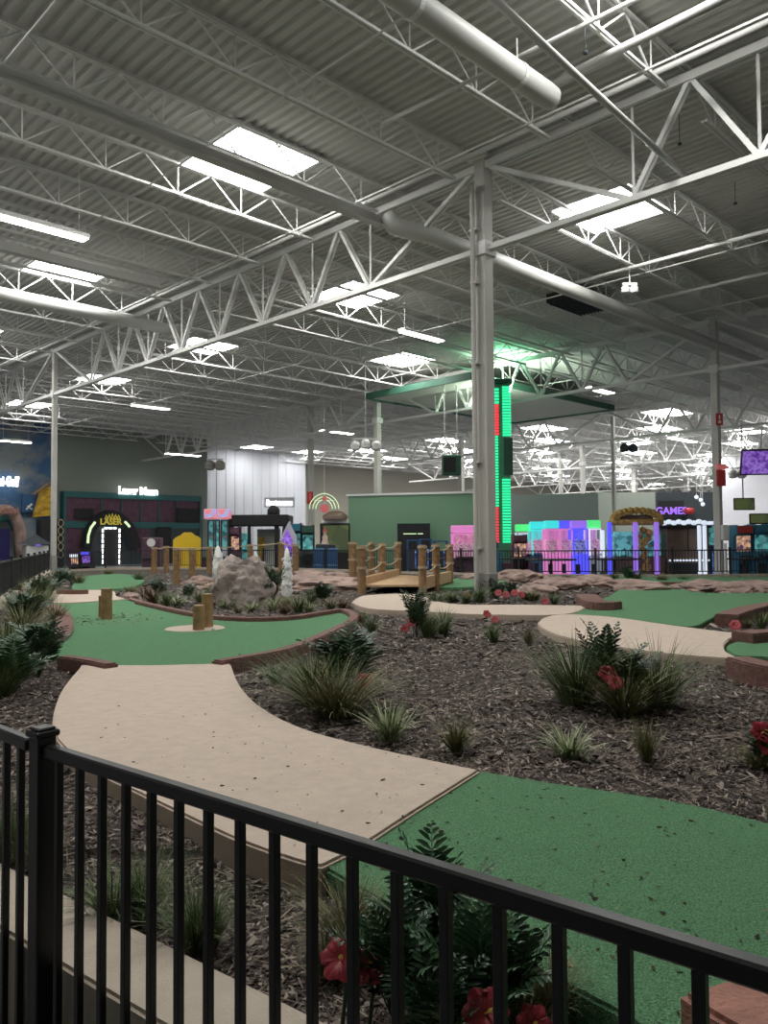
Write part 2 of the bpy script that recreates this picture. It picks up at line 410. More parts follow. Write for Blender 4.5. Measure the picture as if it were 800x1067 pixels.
JS = BAY/10*1.027
jm = joist_meshes(UB, 1.72, 9, 1.32)
proto = None; rest = MB(); njo = 0
for bi in range(-1, 9):
    for k in range(-28, 24):
        s = .15+JS*k; u0_ = bi*UB
        if s > WS2 or (s > WS-.5 and u0_ < ue): continue
        if bi >= 4 and s < sr-1: continue
        pts = [SU(s, u0_+UB*t/6, 9.9) for t in range(7)]
        if not visible(pts, 40, 40): continue
        if bi <= 2:
            side = ('on the line of the tall central column' if k == 0 else f'{ordinal(abs(k))} {"left" if k > 0 else "right"} of the tall central column')
            bay = ['in the nearest bay', 'in the second bay', 'in the third bay', 'in the fourth bay'][bi+1]
            lab = f'white roof joist {bay}, {side}'
            if proto is None:
                proto = make_truss('roof_joist', jm, lab, 'roof joist', SU(s, u0_), ANG_U, M['steel'], 'slim white roof joists'); njo += 1
            else:
                copy_tree(proto, SU(s, u0_), ANG_U, lab); njo += 1
        else:
            R = Matrix.Translation(SU(s, u0_)) @ Matrix.Rotation(ANG_U, 4, 'Z')
            for mb in jm: rest.add([R @ Vector(v) for v in mb.v], mb.f)
tag(rest.build('far_roof_joists', M['steel_far']), 'thin white roof joists crowding the far end of the ceiling', 'roof joists', kind='stuff')
print('joists', njo)

# cross bridging rods along V at joist bottom
rods = []
for i, uu in enumerate((-13.2, -9.4, -5.5, -1.6, 3.2, 7.9, 12.9, 20, 25, 30)):
    b = MB(); z = ZJB-.04
    b.tube([SU(-32, uu, z), SU(WS-.3, uu, z)], .02, 6)
    tag(b.build('bridging_rod', M['steel']), f'thin bridging rod crossing under the joists, {ordinal(i+1)} counting from the viewer', 'rod', 'thin bridging rods')
# ------------------------------------------------------------------ columns
def column(p, ztop, w, label, base_h=0, zb=0, conduit=False, mt=None):
    w = w if conduit else w*.74
    t = thing('steel_column', label, 'column', (p.x, p.y, 0), ANG_V, 'white steel columns')
    b = MB(); b.box((0, 0, (zb+ztop)/2), (w, w, ztop-zb), bev=.02); b.build('shaft', mt or M['column'], t)
    b = MB(); b.box((0, 0, ztop-.02), (w*1.7, w*1.7, .05)); b.box((0, 0, ZGB), (w*1.35, w*1.35, .3)); b.build('bracket', mt or M['steel'], t)
    if base_h:
        b = MB(); b.box((0, 0, zb+base_h/2), (w+.03, w+.03, base_h), bev=.01); b.build('base_sleeve', M['column_base'], t)
    if conduit:
        b = MB(); dd = Matrix.Rotation(-ANG_V, 3, 'Z') @ Vector((-.26, -.10, 0))
        b.tube([(dd.x, dd.y, .2), (dd.x, dd.y, 9.6)], .055, 10)
        for z in (1.5, 3.4, 5.6, 7.4, 8.6): b.box((dd.x*.8, dd.y*.8, z), (.2, .16, .05))
        b.build('conduit', M['column'], t)
    return t
c2 = K0 + Vector((.02, 0, 0))
column(c2, ZGT+.2, .30, 'tall white steel column in the centre with a pipe up its left side', .95, conduit=True)
column(Vector((K1.x, K1.y, 0)), ZGT+.1, .27, 'white steel column at the left in front of the maze front', .75+.4)
c5 = at(744.5, 385, ZGB); column(c5, ZGT+.1, .36, 'grey steel column at the right with a red alarm box')
c4 = at(393, 438.5, ZGB); column(c4, ZGT+.1, .42, 'slim white column in front of the green wall beside the rope bridge')
for px, py, w, lab in [(323.5, 423, .40, 'slim column carrying a red sign left of the green wall'),
                       (638, 430, .30, 'slim green-tinted column behind the gold fronted machine'),
                       (606.5, 460, .45, 'white column rising above the grey partition'),
                       (583.5, 472, .45, 'thinner white column left of another above the grey partition'),
                       (660.5, 487, .7, 'white column in the far hall above the gold fronted machine'),
                       (714.5, 495, .75, 'white column with a red base in the far hall'),
                       (480, 455, .5, 'green-tinted column just left of the tall central column'),
                       (282.5, 483, .5, 'thin white column in front of the bright ribbed wall')]:
    p = at(px, py, ZGT+.05); column(p, ZGT+.05, w, lab)

# ------------------------------------------------------------------ skylights
def skylight(s, u, label, ls=2.3, lu=2.3):
    t = thing('skylight', label, 'skylight', SU(s, u, ZD), ANG_V, 'square roof skylights')
    b = MB()
    for sx, sy, lx, ly in ((0, lu/2, ls+.16, .08), (0, -lu/2, ls+.16, .08), (ls/2, 0, .08, lu), (-ls/2, 0, .08, lu)):
        b.box((sx, sy, -.02), (lx, ly, .16))
    b.box((0, 0, -.13), (ls, .05, .03)); b.build('frame', M['steel'], t)
    b = MB(); h = ls/2-.05; g = lu/2-.05; h2 = h-.3; g2 = g-.3
    b.add([(-h, -g, -.02), (h, -g, -.02), (h, g, -.02), (-h, g, -.02), (-h2, -g2, -.14), (h2, -g2, -.14), (h2, g2, -.14), (-h2, g2, -.14)],
          [(4, 7, 6, 5), (0, 4, 5, 1), (1, 5, 6, 2), (2, 6, 7, 3), (3, 7, 4, 0)])
    b.build('lens', M['skylens'], t)
    return t
rows = [(-12.5, 3.85, 'behind the nearest row'), (-3.6, 3.85, 'in the nearest row of skylights'), (4.8, -.5, 'just beyond the first girder'), (13.2, 5.3, 'before the second girder'),
        (24.5, 3.5, 'before the third girder'), (38, 4.0, 'in the far hall, near row'), (45, 8, 'in the far hall, next row'), (52, 4, 'in the far hall, third row'), (60, 7.5, 'in the far hall, fourth row'),
        (68, 4, 'in the far hall, fifth row'), (78, 9, 'in the far hall, sixth row'), (90, 5, 'in the far hall, seventh row'), (104, 8, 'in the far hall, eighth row'), (120, 4, 'in the far hall, ninth row')]
nsky = 0
for ri, (uu, sb, rn) in enumerate(rows):
    cands = []
    for k in range(-5, 7):
        s = sb+9.95*k
        if s > WS-2 and uu < ue: continue
        if s > WS2-1: continue
        if uu > 70 and s < sr: continue
        if ri == 3 and k != 1: continue
        if ri == 4 and s > -4: continue
        if uu < 10 and s < -12: continue
        if uu < -10 and not -25 < s < 30: continue
        c_ = SU(s, uu, ZD); q = pr(c_)
        if uu > -10 and not visible([c_], 60, 250): continue
        cands.append((q[0] if q else -1, s))
    cands.sort()
    for i, (qx, s) in enumerate(cands):
        skylight(s, uu, f'bright square skylight {rn}, {ordinal(i+1)} from the left', 2.3, 2.3 if uu < 30 else 3.4); nsky += 1
skylight(48.6, 28.5, 'bright square skylight just before the ribbed white wall, the left one'); skylight(48.6, 34.5, 'bright square skylight just before the ribbed white wall, the right one')
vt = at(604, 324, ZJB+.1)
t = thing('roof_vent', 'dark square vent opening in the ceiling right of the tall column', 'vent', vt, ANG_V)
b = MB(); b.box((0, 0, .35), (1.3, 2.2, .3)); b.build('box', M['blackmat'], t)
b = MB()
for k in range(9): b.box((-.56+k*.14, 0, .17), (.04, 2.1, .06))
b.build('louvre', M['darkpanel'], t)
print('skylights', nsky)

# ------------------------------------------------------------------ linear lamps
def lamp(pa, pb, z, label, w=.3):
    a = at(*pa, z); c = at(*pb, z); L = (c-a).length; ctr = (a+c)/2
    t = thing('linear_lamp', label, 'ceiling light', ctr, ANG_U, 'long ceiling lamps')
    b = MB(); b.box((0, 0, .06), (L, w, .1), bev=.02)
    b.box((0, 0, .13), (L*.8, w*.4, .06)); b.build('housing', M['lampbody'], t)
    b = MB(); b.box((0, 0, 0), (L*.97, w*.86, .03)); b.build('diffuser', M['lamp'], t)
    b = MB()
    for sx in (-L*.42, L*.42): b.tube([(sx, 0, .1), (sx, 0, ZD-z)], .008, 5)
    b.build('hanger', M['steel'], t)
lamp((-25, 213), (83, 254), 8.6, 'long lit ceiling lamp hanging at the upper left edge', .32)
lamp((418, 345), (460, 356), 9.0, 'lit ceiling lamp hanging left of the tall central column', .36)
lamp((138, 422), (175, 427), 8.8, 'lit ceiling lamp hanging between left column and middle', .42)
lamp((2, 459), (31, 462), 7.6, 'lit ceiling lamp before the cloud mural', .36)
lamp((179, 472), (202, 476), 8.0, 'lit ceiling lamp above the yellow board', .45)
lamp((338, 448), (363, 453), 8.9, 'lit ceiling lamp hanging above the red sign column', .45)
lamp((611, 404), (637, 410), 9.2, 'lit ceiling lamp right of the LED tower', .5)
lamp((700, 456), (722, 461), 9.0, 'lit ceiling lamp in the far hall near the right column', .6)
lamp((302, 529), (316, 530), 6.6, 'small far lamp beside the bathroom sign wall', .5)

# ------------------------------------------------------------------ ducts, trays and pipes overhead
def duct(name, pts, r, label, m_=None, n=20):
    b = MB(); b.tube(pts, r, n); o = b.build(name, m_ or M['duct'], None, True)
    tag(o, label, 'duct' if 'duct' in name else 'pipe'); return o
e1 = at(576, 104, 9.0)
t = thing('round_duct', 'fat round white air duct at the top ending in mid air', 'duct', e1, ANG_U)
b = MB(); b.tube([(-14, 0, 0), (-.25, 0, 0), (-.05, 0, 0), (0, 0, 0)], [.2, .2, .19, .15], 24); b.build('pipe', M['duct'], t, True)
b = MB()
for x in (-1, -3.4, -5.8): b.tube([(x-.04, 0, 0), (x+.04, 0, 0)], .21, 24)
b.build('joint_band', M['steel'], t)
b = MB()
for x in (-1, -3.4, -5.8): b.tube([(x, 0, .2), (x, 0, ZJB-9.0)], .01, 5)
b.build('hanger', M['steel'], t)
e2 = SU(2.2, 1.5, 9.1)
el = at(426, 236, 9.1)
s2, u2 = to_su(el)
duct('round_duct_run', [SU(s2+.5, u2-.2, 9.45), SU(s2+.4, u2-.12, 9.2), SU(s2+.15, u2+.2, 9.1), SU(s2, u2+.7, 9.1), SU(s2-.1, u2+14, 9.1), SU(s2-.6, u2+46, 9.1)], .21, 'long round air duct running away behind the tall central column')
l3 = at(140, 336, 9.1); s3, u3 = to_su(l3)
duct('round_duct_left', [SU(s3, -16, 9.1), SU(s3, u3+1.2, 9.1)], .19, 'round air duct at the left edge under the joists')
def tray(px, py, z, length, w, h, label):
    c_ = at(px, py, z); s, u = to_su(c_); b = MB(); b.bar(SU(s, u-length, z), SU(s, u, z), w, h)
    t = tag(b.build('beam_tray', M['duct']), label, 'cable tray')
    return t
tray(398, 232, 9.35, 16, .22, .2, 'long square tray crossing under the nearest skylight')
tray(165, 297, 9.35, 14, .24, .22, 'square tray under the left skylight')
def pipe_v(u, z, s0, s1, r, label): duct('sprinkler_pipe', [SU(s0, u, z), SU(s1, u, z)], r, label)
pipe_v(-1.15, 9.72, -22, 44, .055, 'white sprinkler pipe running just in front of the first girder')
pipe_v(10.2, 9.45, -25, 2, .05, 'white sprinkler pipe crossing right of the tall central column')
pipe_v(6.9, 9.45, -22, 1.9, .05, 'second white sprinkler pipe right of the tall central column')
e4 = at(723, 192, 8.4); s4, u4 = to_su(e4)
duct('long_pipe', [at(470, -42, 8.4), e4], .055, 'long white pipe slanting down to the girder at upper right')
for (px, y0, y1, uo) in ((562, 0, 40, 0), (687, 75, 155, 0)):
    k = None
def pline(pa, pb, z, r, label):
    a = at(*pa, z); s, u = to_su(a); c_ = at(*pb, z); s2_, u2_ = to_su(c_)
    duct('branch_pipe', [a, c_], r, label)
pline((400, 128), (665, -2), 9.5, .035, 'thin branch pipe crossing the top middle')
pline((575, 87), (760, -5), 9.4, .07, 'fat branch pipe crossing the upper right corner')
# drops
for (px, py, dz, lab) in ((610, 55, .5, 'small ceiling sensor hanging from upper right'), (708, 150, .9, 'small sensor hanging on a wire near upper right girder'), (766, 212, .5, 'small sensor near the right edge of ceiling')):
    p = at(px, py, 9.3); b = MB(); b.tube([p, p+Vector((0, 0, dz))], .008, 5); b.sphere(p, .045, 8, sc=(1, 1, .7)); tag(b.build('ceiling_sensor', M['darkpanel']), lab, 'sensor')

# suspended smooth panel above the LED tower
kc = at(639, 427, 9.15); sK, uK = to_su(kc)
t = thing('ceiling_panel', 'pale smooth ceiling panel with dark green edge over the tower', 'ceiling panel', (kc.x, kc.y, 9.15), ANG_V)
b = MB(); b.box((3.5, 6.5, .10), (7, 13, .12)); b.build('board', M['panelceil'], t)
b = MB()
b.box((3.5, 0, .12), (7.1, .12, .32)); b.box((0, 6.5, .12), (.12, 13, .32)); b.box((3.5, 13, .12), (7.1, .12, .32)); b.box((7, 6.5, .12), (.12, 13, .32)); b.build('edge_fascia', M['fascia'], t)

# speaker clusters
def speakers(px, py, z, n, r, label, m_, wire=True):
    p = at(px, py, z); t = thing('speaker_cluster', label, 'speaker', p)
    b = MB()
    for i in range(n):
        o_ = (i-(n-1)/2)*r*1.9; b.sphere((o_, 0, -abs(o_)*.15), r, 12, sc=(1, .8, 1)); b.lathe([(r*.5, -r*.2), (r*1.05, -r*.45), (r*.6, -r*.9), (0, -r*.8)], (o_, 0, -abs(o_)*.15), 12)
    b.build('horn', m_, t, True)
    b = MB(); b.box((0, 0, r), (n*r*1.6, .1, .08)); b.tube([(0, 0, r), (0, 0, ZD-z)], .018, 6); b.build('hanger', M['steel'], t)
speakers(381, 463, 6.2, 3, .25, 'cluster of round white speakers hanging beside a slim column', M['white'])
speakers(655, 466, 7.6, 2, .30, 'pair of dark round speakers near the far hall', M['darkpanel'])
speakers(656, 301, 8.9, 2, .13, 'small white speaker pair hanging right under a joist', M['white'])
speakers(768, 493, 6.0, 2, .32, 'pair of grey dome speakers by the right wall', M['duct'])
speakers(224, 484, 6.9, 2, .36, 'pair of grey round speakers before the bright ribbed wall', M['column_base'])
p = atd(470, 485, 38); t = thing('hanging_box', 'dark box hanging left of the tall central column', 'equipment box', p)
b = MB(); b.box((0, 0, 0), (.9, .6, .95), bev=.04); b.build('housing', M['fascia'], t)
b = MB()
for sx in (-.3, .3): b.tube([(sx, 0, .45), (sx, 0, 9.6-p.z)], .02, 6)
b.build('hanger', M['steel'], t)
b = MB(); b.box((-.1, -.31, 0), (.6, .02, .7)); b.build('grille', M['blackmat'], t)

# ================================================================== GOLF COURSE GROUND
ZM, ZP, ZG = .37, .465, .445       # mulch, concrete path, turf
def px_poly(pts, z, n=5, smooth=True):
    w = [at(x, y, z) for x, y in pts]
    if smooth: w = smooth_poly(w, n)
    return [(p.x, p.y) for p in w]
def mixed_poly(segs, z):
    """segs: list of (points, smooth?) open runs joined end to end"""
    out = []
    for pts, sm in segs:
        w = [at(x, y, z) for x, y in pts]
        if sm: w = smooth_poly(w, 6, closed=False)
        for p in w:
            if not out or (Vector(out[-1])-Vector((p.x, p.y))).length > .01: out.append((p.x, p.y))
    return out
def slab(name, poly, ztop, m_, label, cat, side=None, th=.17, kind='structure'):
    b = MB(); b.prism(poly, ztop-th, ztop, 0, 1 if side else 0)
    o = b.build(name, [m_, side] if side else m_)
    bm = bmesh.new(); bm.from_mesh(o.data)
    ed = [e for e in bm.edges if all(v.co.z > ztop-.001 for v in e.verts)]
    bmesh.ops.bevel(bm, geom=ed, offset=.012, segments=2, affect='EDGES', clamp_overlap=True); bm.to_mesh(o.data); bm.free()
    return tag(o, label, cat, kind=kind)
# retaining wall along the near side and the left side
wA = at(292, 1040, .42); wB = at(0, 897, .42); wd = (wB-wA).normalized()
n_ = Vector((wd.y, -wd.x, 0));  n_ = n_ if n_.dot(Vector((0, -1, 0))) > 0 else -n_
corner = wA+wd*4.2
leftpts = [corner, Vector((-5.6, 8.5, 0)), Vector((-6.9, 13.8, 0)), Vector((-15.0, 36.0, 0))]
inner = [wA-wd*4.5, wA, wB, corner]
b = MB(); poly = [(p.x, p.y) for p in inner] + [((p+n_*.27).x, (p+n_*.27).y) for p in reversed(inner)]
b.prism(poly, 0, .42); o = b.build('near_retaining_wall', M['kerbc']); tag(o, 'low concrete wall behind the near black fence', 'low wall')
bm = bmesh.new(); bm.from_mesh(o.data); bmesh.ops.bevel(bm, geom=[e for e in bm.edges if all(v.co.z > .419 for v in e.verts)], offset=.012, segments=2, affect='EDGES'); bm.to_mesh(o.data); bm.free()
b = MB(); lp = leftpts; poly = [(p.x, p.y) for p in lp] + [(p.x-.25, p.y-.1) for p in reversed(lp)]
b.prism(poly, 0, .50); tag(b.build('left_retaining_wall', M['kerbc']), 'low pale concrete kerb wall under the fence on the left', 'low wall')
def fp(px, d): q = atd(px, 563, d); return Vector((q.x, q.y, 0))
far_line = [fp(56, 36), fp(110, 38.5), fp(160, 39), fp(240, 38), fp(310, 36.5), fp(365, 34), fp(420, 31.5), fp(480, 29.8), fp(540, 28.2), fp(620, 27.5), fp(700, 27), fp(820, 27), fp(900, 27)]
b = MB()
for i in range(len(far_line)-1):
    a, c_ = far_line[i], far_line[i+1]; mid = (a+c_)/2; d = c_-a
    b.box((mid.x, mid.y, .23), (d.length+.1, .25, .46), math.atan2(d.y, d.x))
tag(b.build('far_retaining_wall', M['kerbc']), 'long low concrete kerb wall under the far black fence', 'low wall')

mulch_outline = [(p.x, p.y) for p in inner] + [(p.x, p.y) for p in leftpts[1:]] + [(p.x, p.y) for p in far_line[1:]] + [(16, 10), (6, .2)]
def inside(x, y, poly):
    c = False; j = len(poly)-1
    for i in range(len(poly)):
        xi, yi = poly[i]; xj, yj = poly[j]
        if (yi > y) != (yj > y) and x < (xj-xi)*(y-yi)/(yj-yi)+xi: c = not c
        j = i
    return c
# paving and turf outlines (traced, then laid out on the ground)
P_main = mixed_poly([([(85, 693), (160, 693), (240, 691)], False), ([(240, 691), (250, 714), (275, 738), (320, 760), (400, 781), (500, 802)], True),
                     ([(500, 802), (430, 846), (372, 884), (335, 902)], False), ([(335, 902), (300, 893), (240, 871), (170, 838), (105, 806), (75, 786)], True), ([(75, 786), (57, 766), (56, 742), (66, 716), (85, 693)], True)], ZP)
slab('concrete_path', P_main, ZP, M['slab'], None, None)
P_mid = mixed_poly([([(560, 649), (568, 643), (590, 640), (640, 643), (705, 652), (770, 660)], True), ([(770, 660), (757, 668), (755, 677), (770, 686)], True),
                    ([(770, 686), (721, 683), (665, 677), (594, 665), (568, 656), (560, 649)], True)], ZP)
slab('concrete_path', P_mid, ZP, M['slab'], None, None)
P_up = mixed_poly([([(366, 628), (372, 623), (385, 620), (430, 619), (470, 629), (540, 630), (612, 631)], True), ([(612, 631), (588, 640), (500, 640), (440, 637), (385, 634), (366, 628)], True)], ZP)
slab('concrete_path', P_up, ZP, M['slab'], None, None)
P_left = px_poly([(50, 616), (80, 615), (116, 615), (121, 621), (129, 624), (90, 627), (56, 628), (47, 623)], ZP, 4)
slab('concrete_path', P_left, ZP, M['slab'], None, None)
G_main = mixed_poly([([(56, 629), (90, 628), (129, 624.5), (146, 629)], False), ([(146, 629), (200, 640), (250, 645), (301, 644), (339, 638), (357, 636), (366, 642), (360, 649), (339, 659), (309, 672), (284, 680), (240, 688)], True),
                     ([(240, 688), (240, 692), (160, 694), (85, 694), (66, 688)], False), ([(66, 688), (54, 676), (60, 665), (68, 654), (67, 643), (56, 629)], True)], ZG)
slab('putting_green', G_main, ZG, M['turf'], None, None, M['turf'])
G_near = mixed_poly([([(500, 803), (560, 813), (600, 819), (700, 834), (800, 857), (900, 884)], True), ([(900, 884), (1100, 950), (1300, 1400), (900, 1500)], False), ([(900, 1500), (760, 1150), (690, 1085), (640, 1052), (540, 1000), (480, 985), (400, 940), (336, 903)], False), ([(372, 885), (430, 847)], False)], ZG)
slab('putting_green', G_near, ZG, M['turf'], None, None, M['turf'])
G_right = mixed_poly([([(600, 634), (632, 622), (650, 613), (687, 609), (706, 610), (725, 617), (800, 618), (830, 619)], True), ([(830, 619), (830, 627), (790, 630), (757, 638), (740, 645), (725, 652), (707, 652)], True), ([(707, 652), (640, 643), (590, 639.5), (600, 634)], True)], ZG)
slab('putting_green', G_right, ZG, M['turf'], None, None, M['turf'])
G_edge = px_poly([(758, 672), (790, 664), (840, 662), (840, 684), (790, 684), (765, 682)], ZG, 4)
slab('putting_green', G_edge, ZG, M['turf'], None, None, M['turf'])
G_far = px_poly([(90, 600), (128, 598), (150, 603), (140, 611), (110, 614), (76, 614), (80, 605)], ZG, 4)
slab('putting_green', G_far, ZG, M['turf'], None, None, M['turf'])
G_mid = px_poly([(300, 596), (345, 597), (366, 601), (366, 604), (330, 601.5), (300, 599)], ZG, 3)
slab('putting_green', G_mid, ZG, M['turf'], None, None, M['turf'])
G_br = px_poly([(415, 603), (520, 603), (520, 608), (480, 612), (430, 611), (412, 607)], ZG, 3)
slab('putting_green', G_br, ZG, M['turf'], None, None, M['turf'])
G_back = px_poly([(640, 601), (830, 601), (830, 606), (640, 606)], ZG, 3, False)
slab('putting_green', G_back, ZG, M['turf'], None, None, M['turf'])
PAVED = [P_main, P_mid, P_up, P_left, G_main, G_near, G_right, G_edge, G_far, G_mid, G_br, G_back]
def clear_of_paving(x, y): return not any(inside(x, y, P) for P in PAVED)

# mulch: bumpy ground with loose chips lying on it
def mz(x, y):
    z = ZM + .022*noise.noise((x*.9, y*.9, 0)) + .012*noise.noise((x*4, y*4, 3))
    if y < 3.4 and x < 2: z -= .03
    return z
b = MB()
xs = []; x = -16.0
def axis(a, c_, fine_a, fine_b, f1, f2):
    out = [a]
    while out[-1] < c_: out.append(out[-1] + (f1 if fine_a < out[-1] < fine_b else f2))
    return out
X = axis(-16, 19, -5, 5, .12, .4); Y = axis(-1.5, 40, -1.5, 13, .12, .4)
idx = {}
def vid(i, j):
    if (i, j) not in idx:
        x, y = X[i], Y[j]; idx[(i, j)] = len(b.v); b.v.append((x, y, mz(x, y)))
    return idx[(i, j)]
for i in range(len(X)-1):
    for j in range(len(Y)-1):
        cx_, cy_ = (X[i]+X[i+1])/2, (Y[j]+Y[j+1])/2
        if inside(cx_, cy_, mulch_outline):
            b.f.append((vid(i, j), vid(i+1, j), vid(i+1, j+1), vid(i, j+1))); b.mi.append(0)
rnd = random.Random(3)
def chip(b, x, y, z, L, w, mi=1, tilt=.35):
    a = rnd.random()*PI*2; t = rnd.uniform(-tilt, tilt); d = Vector((math.cos(a)*math.cos(t), math.sin(a)*math.cos(t), math.sin(t)))*L/2
    rl = rnd.uniform(-.7, .7); sd = Vector((-math.sin(a)*math.cos(rl), math.cos(a)*math.cos(rl), math.sin(rl)))*w/2
    p = Vector((x, y, z + abs(math.sin(t))*L/2 + .004)); k = rnd.uniform(.3, .8)
    b.add([p-d-sd*k, p-d*.2-sd, p+d-sd*.3, p+d+sd*.3, p-d*.2+sd, p-d+sd*k], [(0, 1, 4, 5), (1, 2, 3, 4)], mi)
def chips(n, y0, y1, Lm, half):
    made = 0; tries = 0
    while made < n and tries < n*12:
        tries += 1
        y = y0+(y1-y0)*rnd.random()**1.2; x = rnd.uniform(-1, 1)*(y*half+.4)
        if y < .5 or not inside(x, y, mulch_outline) or not clear_of_paving(x, y): continue
        L = Lm*rnd.uniform(.4, 1.5)*(1.8 if rnd.random() < .05 else 1); chip(b, x, y, mz(x, y), L, L*rnd.uniform(.12, .4)); made += 1
chips(42000, 1.2, 5, .027, .55); chips(52000, 4.5, 9, .038, .55); chips(20000, 9, 16, .06, .55); chips(7000, 16, 32, .12, .55)
for k in range(3200):
    y = rnd.uniform(1.5, 12); x = rnd.uniform(-.55, .55)*y
    if inside(x, y, mulch_outline) and clear_of_paving(x, y): chip(b, x, y, mz(x, y)+.01, rnd.uniform(.06, .24), rnd.uniform(.002, .006), 2, .15)
M['straw'] = island_mat('pale straw', [(.16, .13, .09), (.30, .25, .18), (.42, .36, .28)], .9)
mul = b.build('wood_mulch', [M['mulch'], M['chips'], M['straw']]); tag(mul, 'dark brown wood mulch covering the planting beds', 'mulch', kind='stuff')
b = MB()
for poly, z, n, bnd in ((P_main, ZP, 420, (-2.6, .6, 3.0, 6.0)), (G_near, ZG, 900, (-.2, 2.2, 1.6, 4.4)), (G_main, ZG, 60, (-5, -1, 8, 14))):
    k = 0
    while k < n:
        x, y = rnd.uniform(*bnd[:2]), rnd.uniform(*bnd[2:])
        k += 1
        if poly is P_main and rnd.random() > 1.35-(y-3)*.42: continue
        if inside(x, y, poly): L = rnd.uniform(.006, .024)*(1.5 if rnd.random() < .12 else 1); chip(b, x, y, z+.001, L, L*rnd.uniform(.3, .6), rnd.choice((0, 0, 0, 1)), .05)
for k in range(260):       # dry crumbs round the log base
    a = rnd.random()*2*PI; r = rnd.uniform(.05, 1)**.8*.95; p = at(108, 645, ZG); chip(b, p.x+r*math.cos(a), p.y+r*math.sin(a)*1.1, ZG+.002, .05, .02, 1, .1)
tag(b.build('loose_mulch_crumbs', [M['bits'], M['grass_dry']]), 'loose mulch crumbs scattered over path and turf', 'crumbs', kind='stuff')

# ------------------------------------------------------------------ kerbs
def kerb(pts, w, z0, z1, m_, label, name='brick_kerb', smooth=True, n=5, blocks=None):
    c_ = [at(x, y, z1) for x, y in pts]; c_ = smooth_poly(c_, n, False) if smooth else c_
    L = []; R = []
    for i, p in enumerate(c_):
        d = (c_[min(i+1, len(c_)-1)]-c_[max(0, i-1)]); d.z = 0; d.normalize(); s = Vector((-d.y, d.x, 0))*w/2
        L.append(p+s); R.append(p-s)
    b = MB(); b.prism([(p.x, p.y) for p in L]+[(p.x, p.y) for p in reversed(R)], z0, z1)
    o = b.build(name, m_); bm = bmesh.new(); bm.from_mesh(o.data)
    bmesh.ops.bevel(bm, geom=[e for e in bm.edges if all(v.co.z > z1-.001 for v in e.verts)], offset=.015, segments=2, affect='EDGES'); bm.to_mesh(o.data); bm.free()
    return tag(o, label, 'kerb')
kerb([(144, 626), (200, 638), (250, 643), (301, 642), (339, 636.5), (357, 634.5), (369, 640), (362, 648), (341, 658), (310, 671), (284, 678), (226, 688)], .15, .3, .505, M['brick'], 'winding red brick kerb around the right of the big green')
kerb([(54, 630), (63, 636), (67, 644), (66, 655), (57, 664), (40, 668)], .24, .3, .50, M['brick'], 'curved red brick kerb at the left of the big green')
kerb([(66, 683), (90, 686), (116, 691)], .14, .3, .51, M['brick'], 'short red kerb at the front left of the big green')
kerb([(757, 640), (775, 634), (800, 629), (840, 624)], .34, .3, .56, M['brick'], 'thick reddish kerb at the right edge beyond the middle path')
kerb([(773, 659), (800, 657), (850, 655)], .3, .3, .56, M['brick'], 'short reddish kerb block above the small green at right')
kerb([(768, 684), (800, 692), (850, 700)], .24, .3, .57, M['brick'], 'reddish kerb along the small green at the right edge')
kerb([(611, 619), (618, 625), (628, 627), (636, 626)], .42, .3, .58, M['brick'], 'bent red kerb block at the head of the far green')
kerb([(640, 606.5), (720, 606.5), (830, 607)], .2, .3, .53, M['brick'], 'long dark kerb before the far black fence')
kerb([(62, 614.5), (78, 614.8), (92, 614.5)], .22, .3, .56, M['brick'], 'short kerb on the left of the farthest green')
kerb([(746, 1022), (775, 1040), (830, 1068), (900, 1100)], .24, .3, .53, M['terra'], 'terracotta kerb block behind the fence at lower right')

# ------------------------------------------------------------------ rocks
def rock(name, c_, size, seed, m_, label, rz=0, sub=5, amp=.28, flat=.55):
    bm = bmesh.new(); bmesh.ops.create_icosphere(bm, subdivisions=sub, radius=1)
    R = Matrix.Rotation(rz, 3, 'Z')
    for v in bm.verts:
        p = v.co.copy(); q = p*1.3+Vector((seed*7.1, seed*3.3, 0))
        k = 1+amp*noise.noise(q)+amp*.55*noise.noise(q*2.3)+amp*.28*noise.noise(q*5.1)
        cell = noise.voronoi(q*1.4)[0]; k += amp*.5*(cell[1]-cell[0]-.25)
        p = p*k; p.z = max(p.z, -flat)
        v.co = R @ Vector((p.x*size[0], p.y*size[1], p.z*size[2]))
    me = bpy.data.meshes.new(name); bm.to_mesh(me); bm.free(); me.materials.append(m_)
    o = bpy.data.objects.new(name, me); C.objects.link(o); o.location = c_
    return tag(o, label, 'rock', 'sculpted rocks' if 'ledge' in name else None)
p = at(249, 633, ZM); rock('boulder', (p.x, p.y+.4, ZM+.28), (.60, .5, .72), 2, M['rock'], 'large grey boulder between the white water jets', .3)
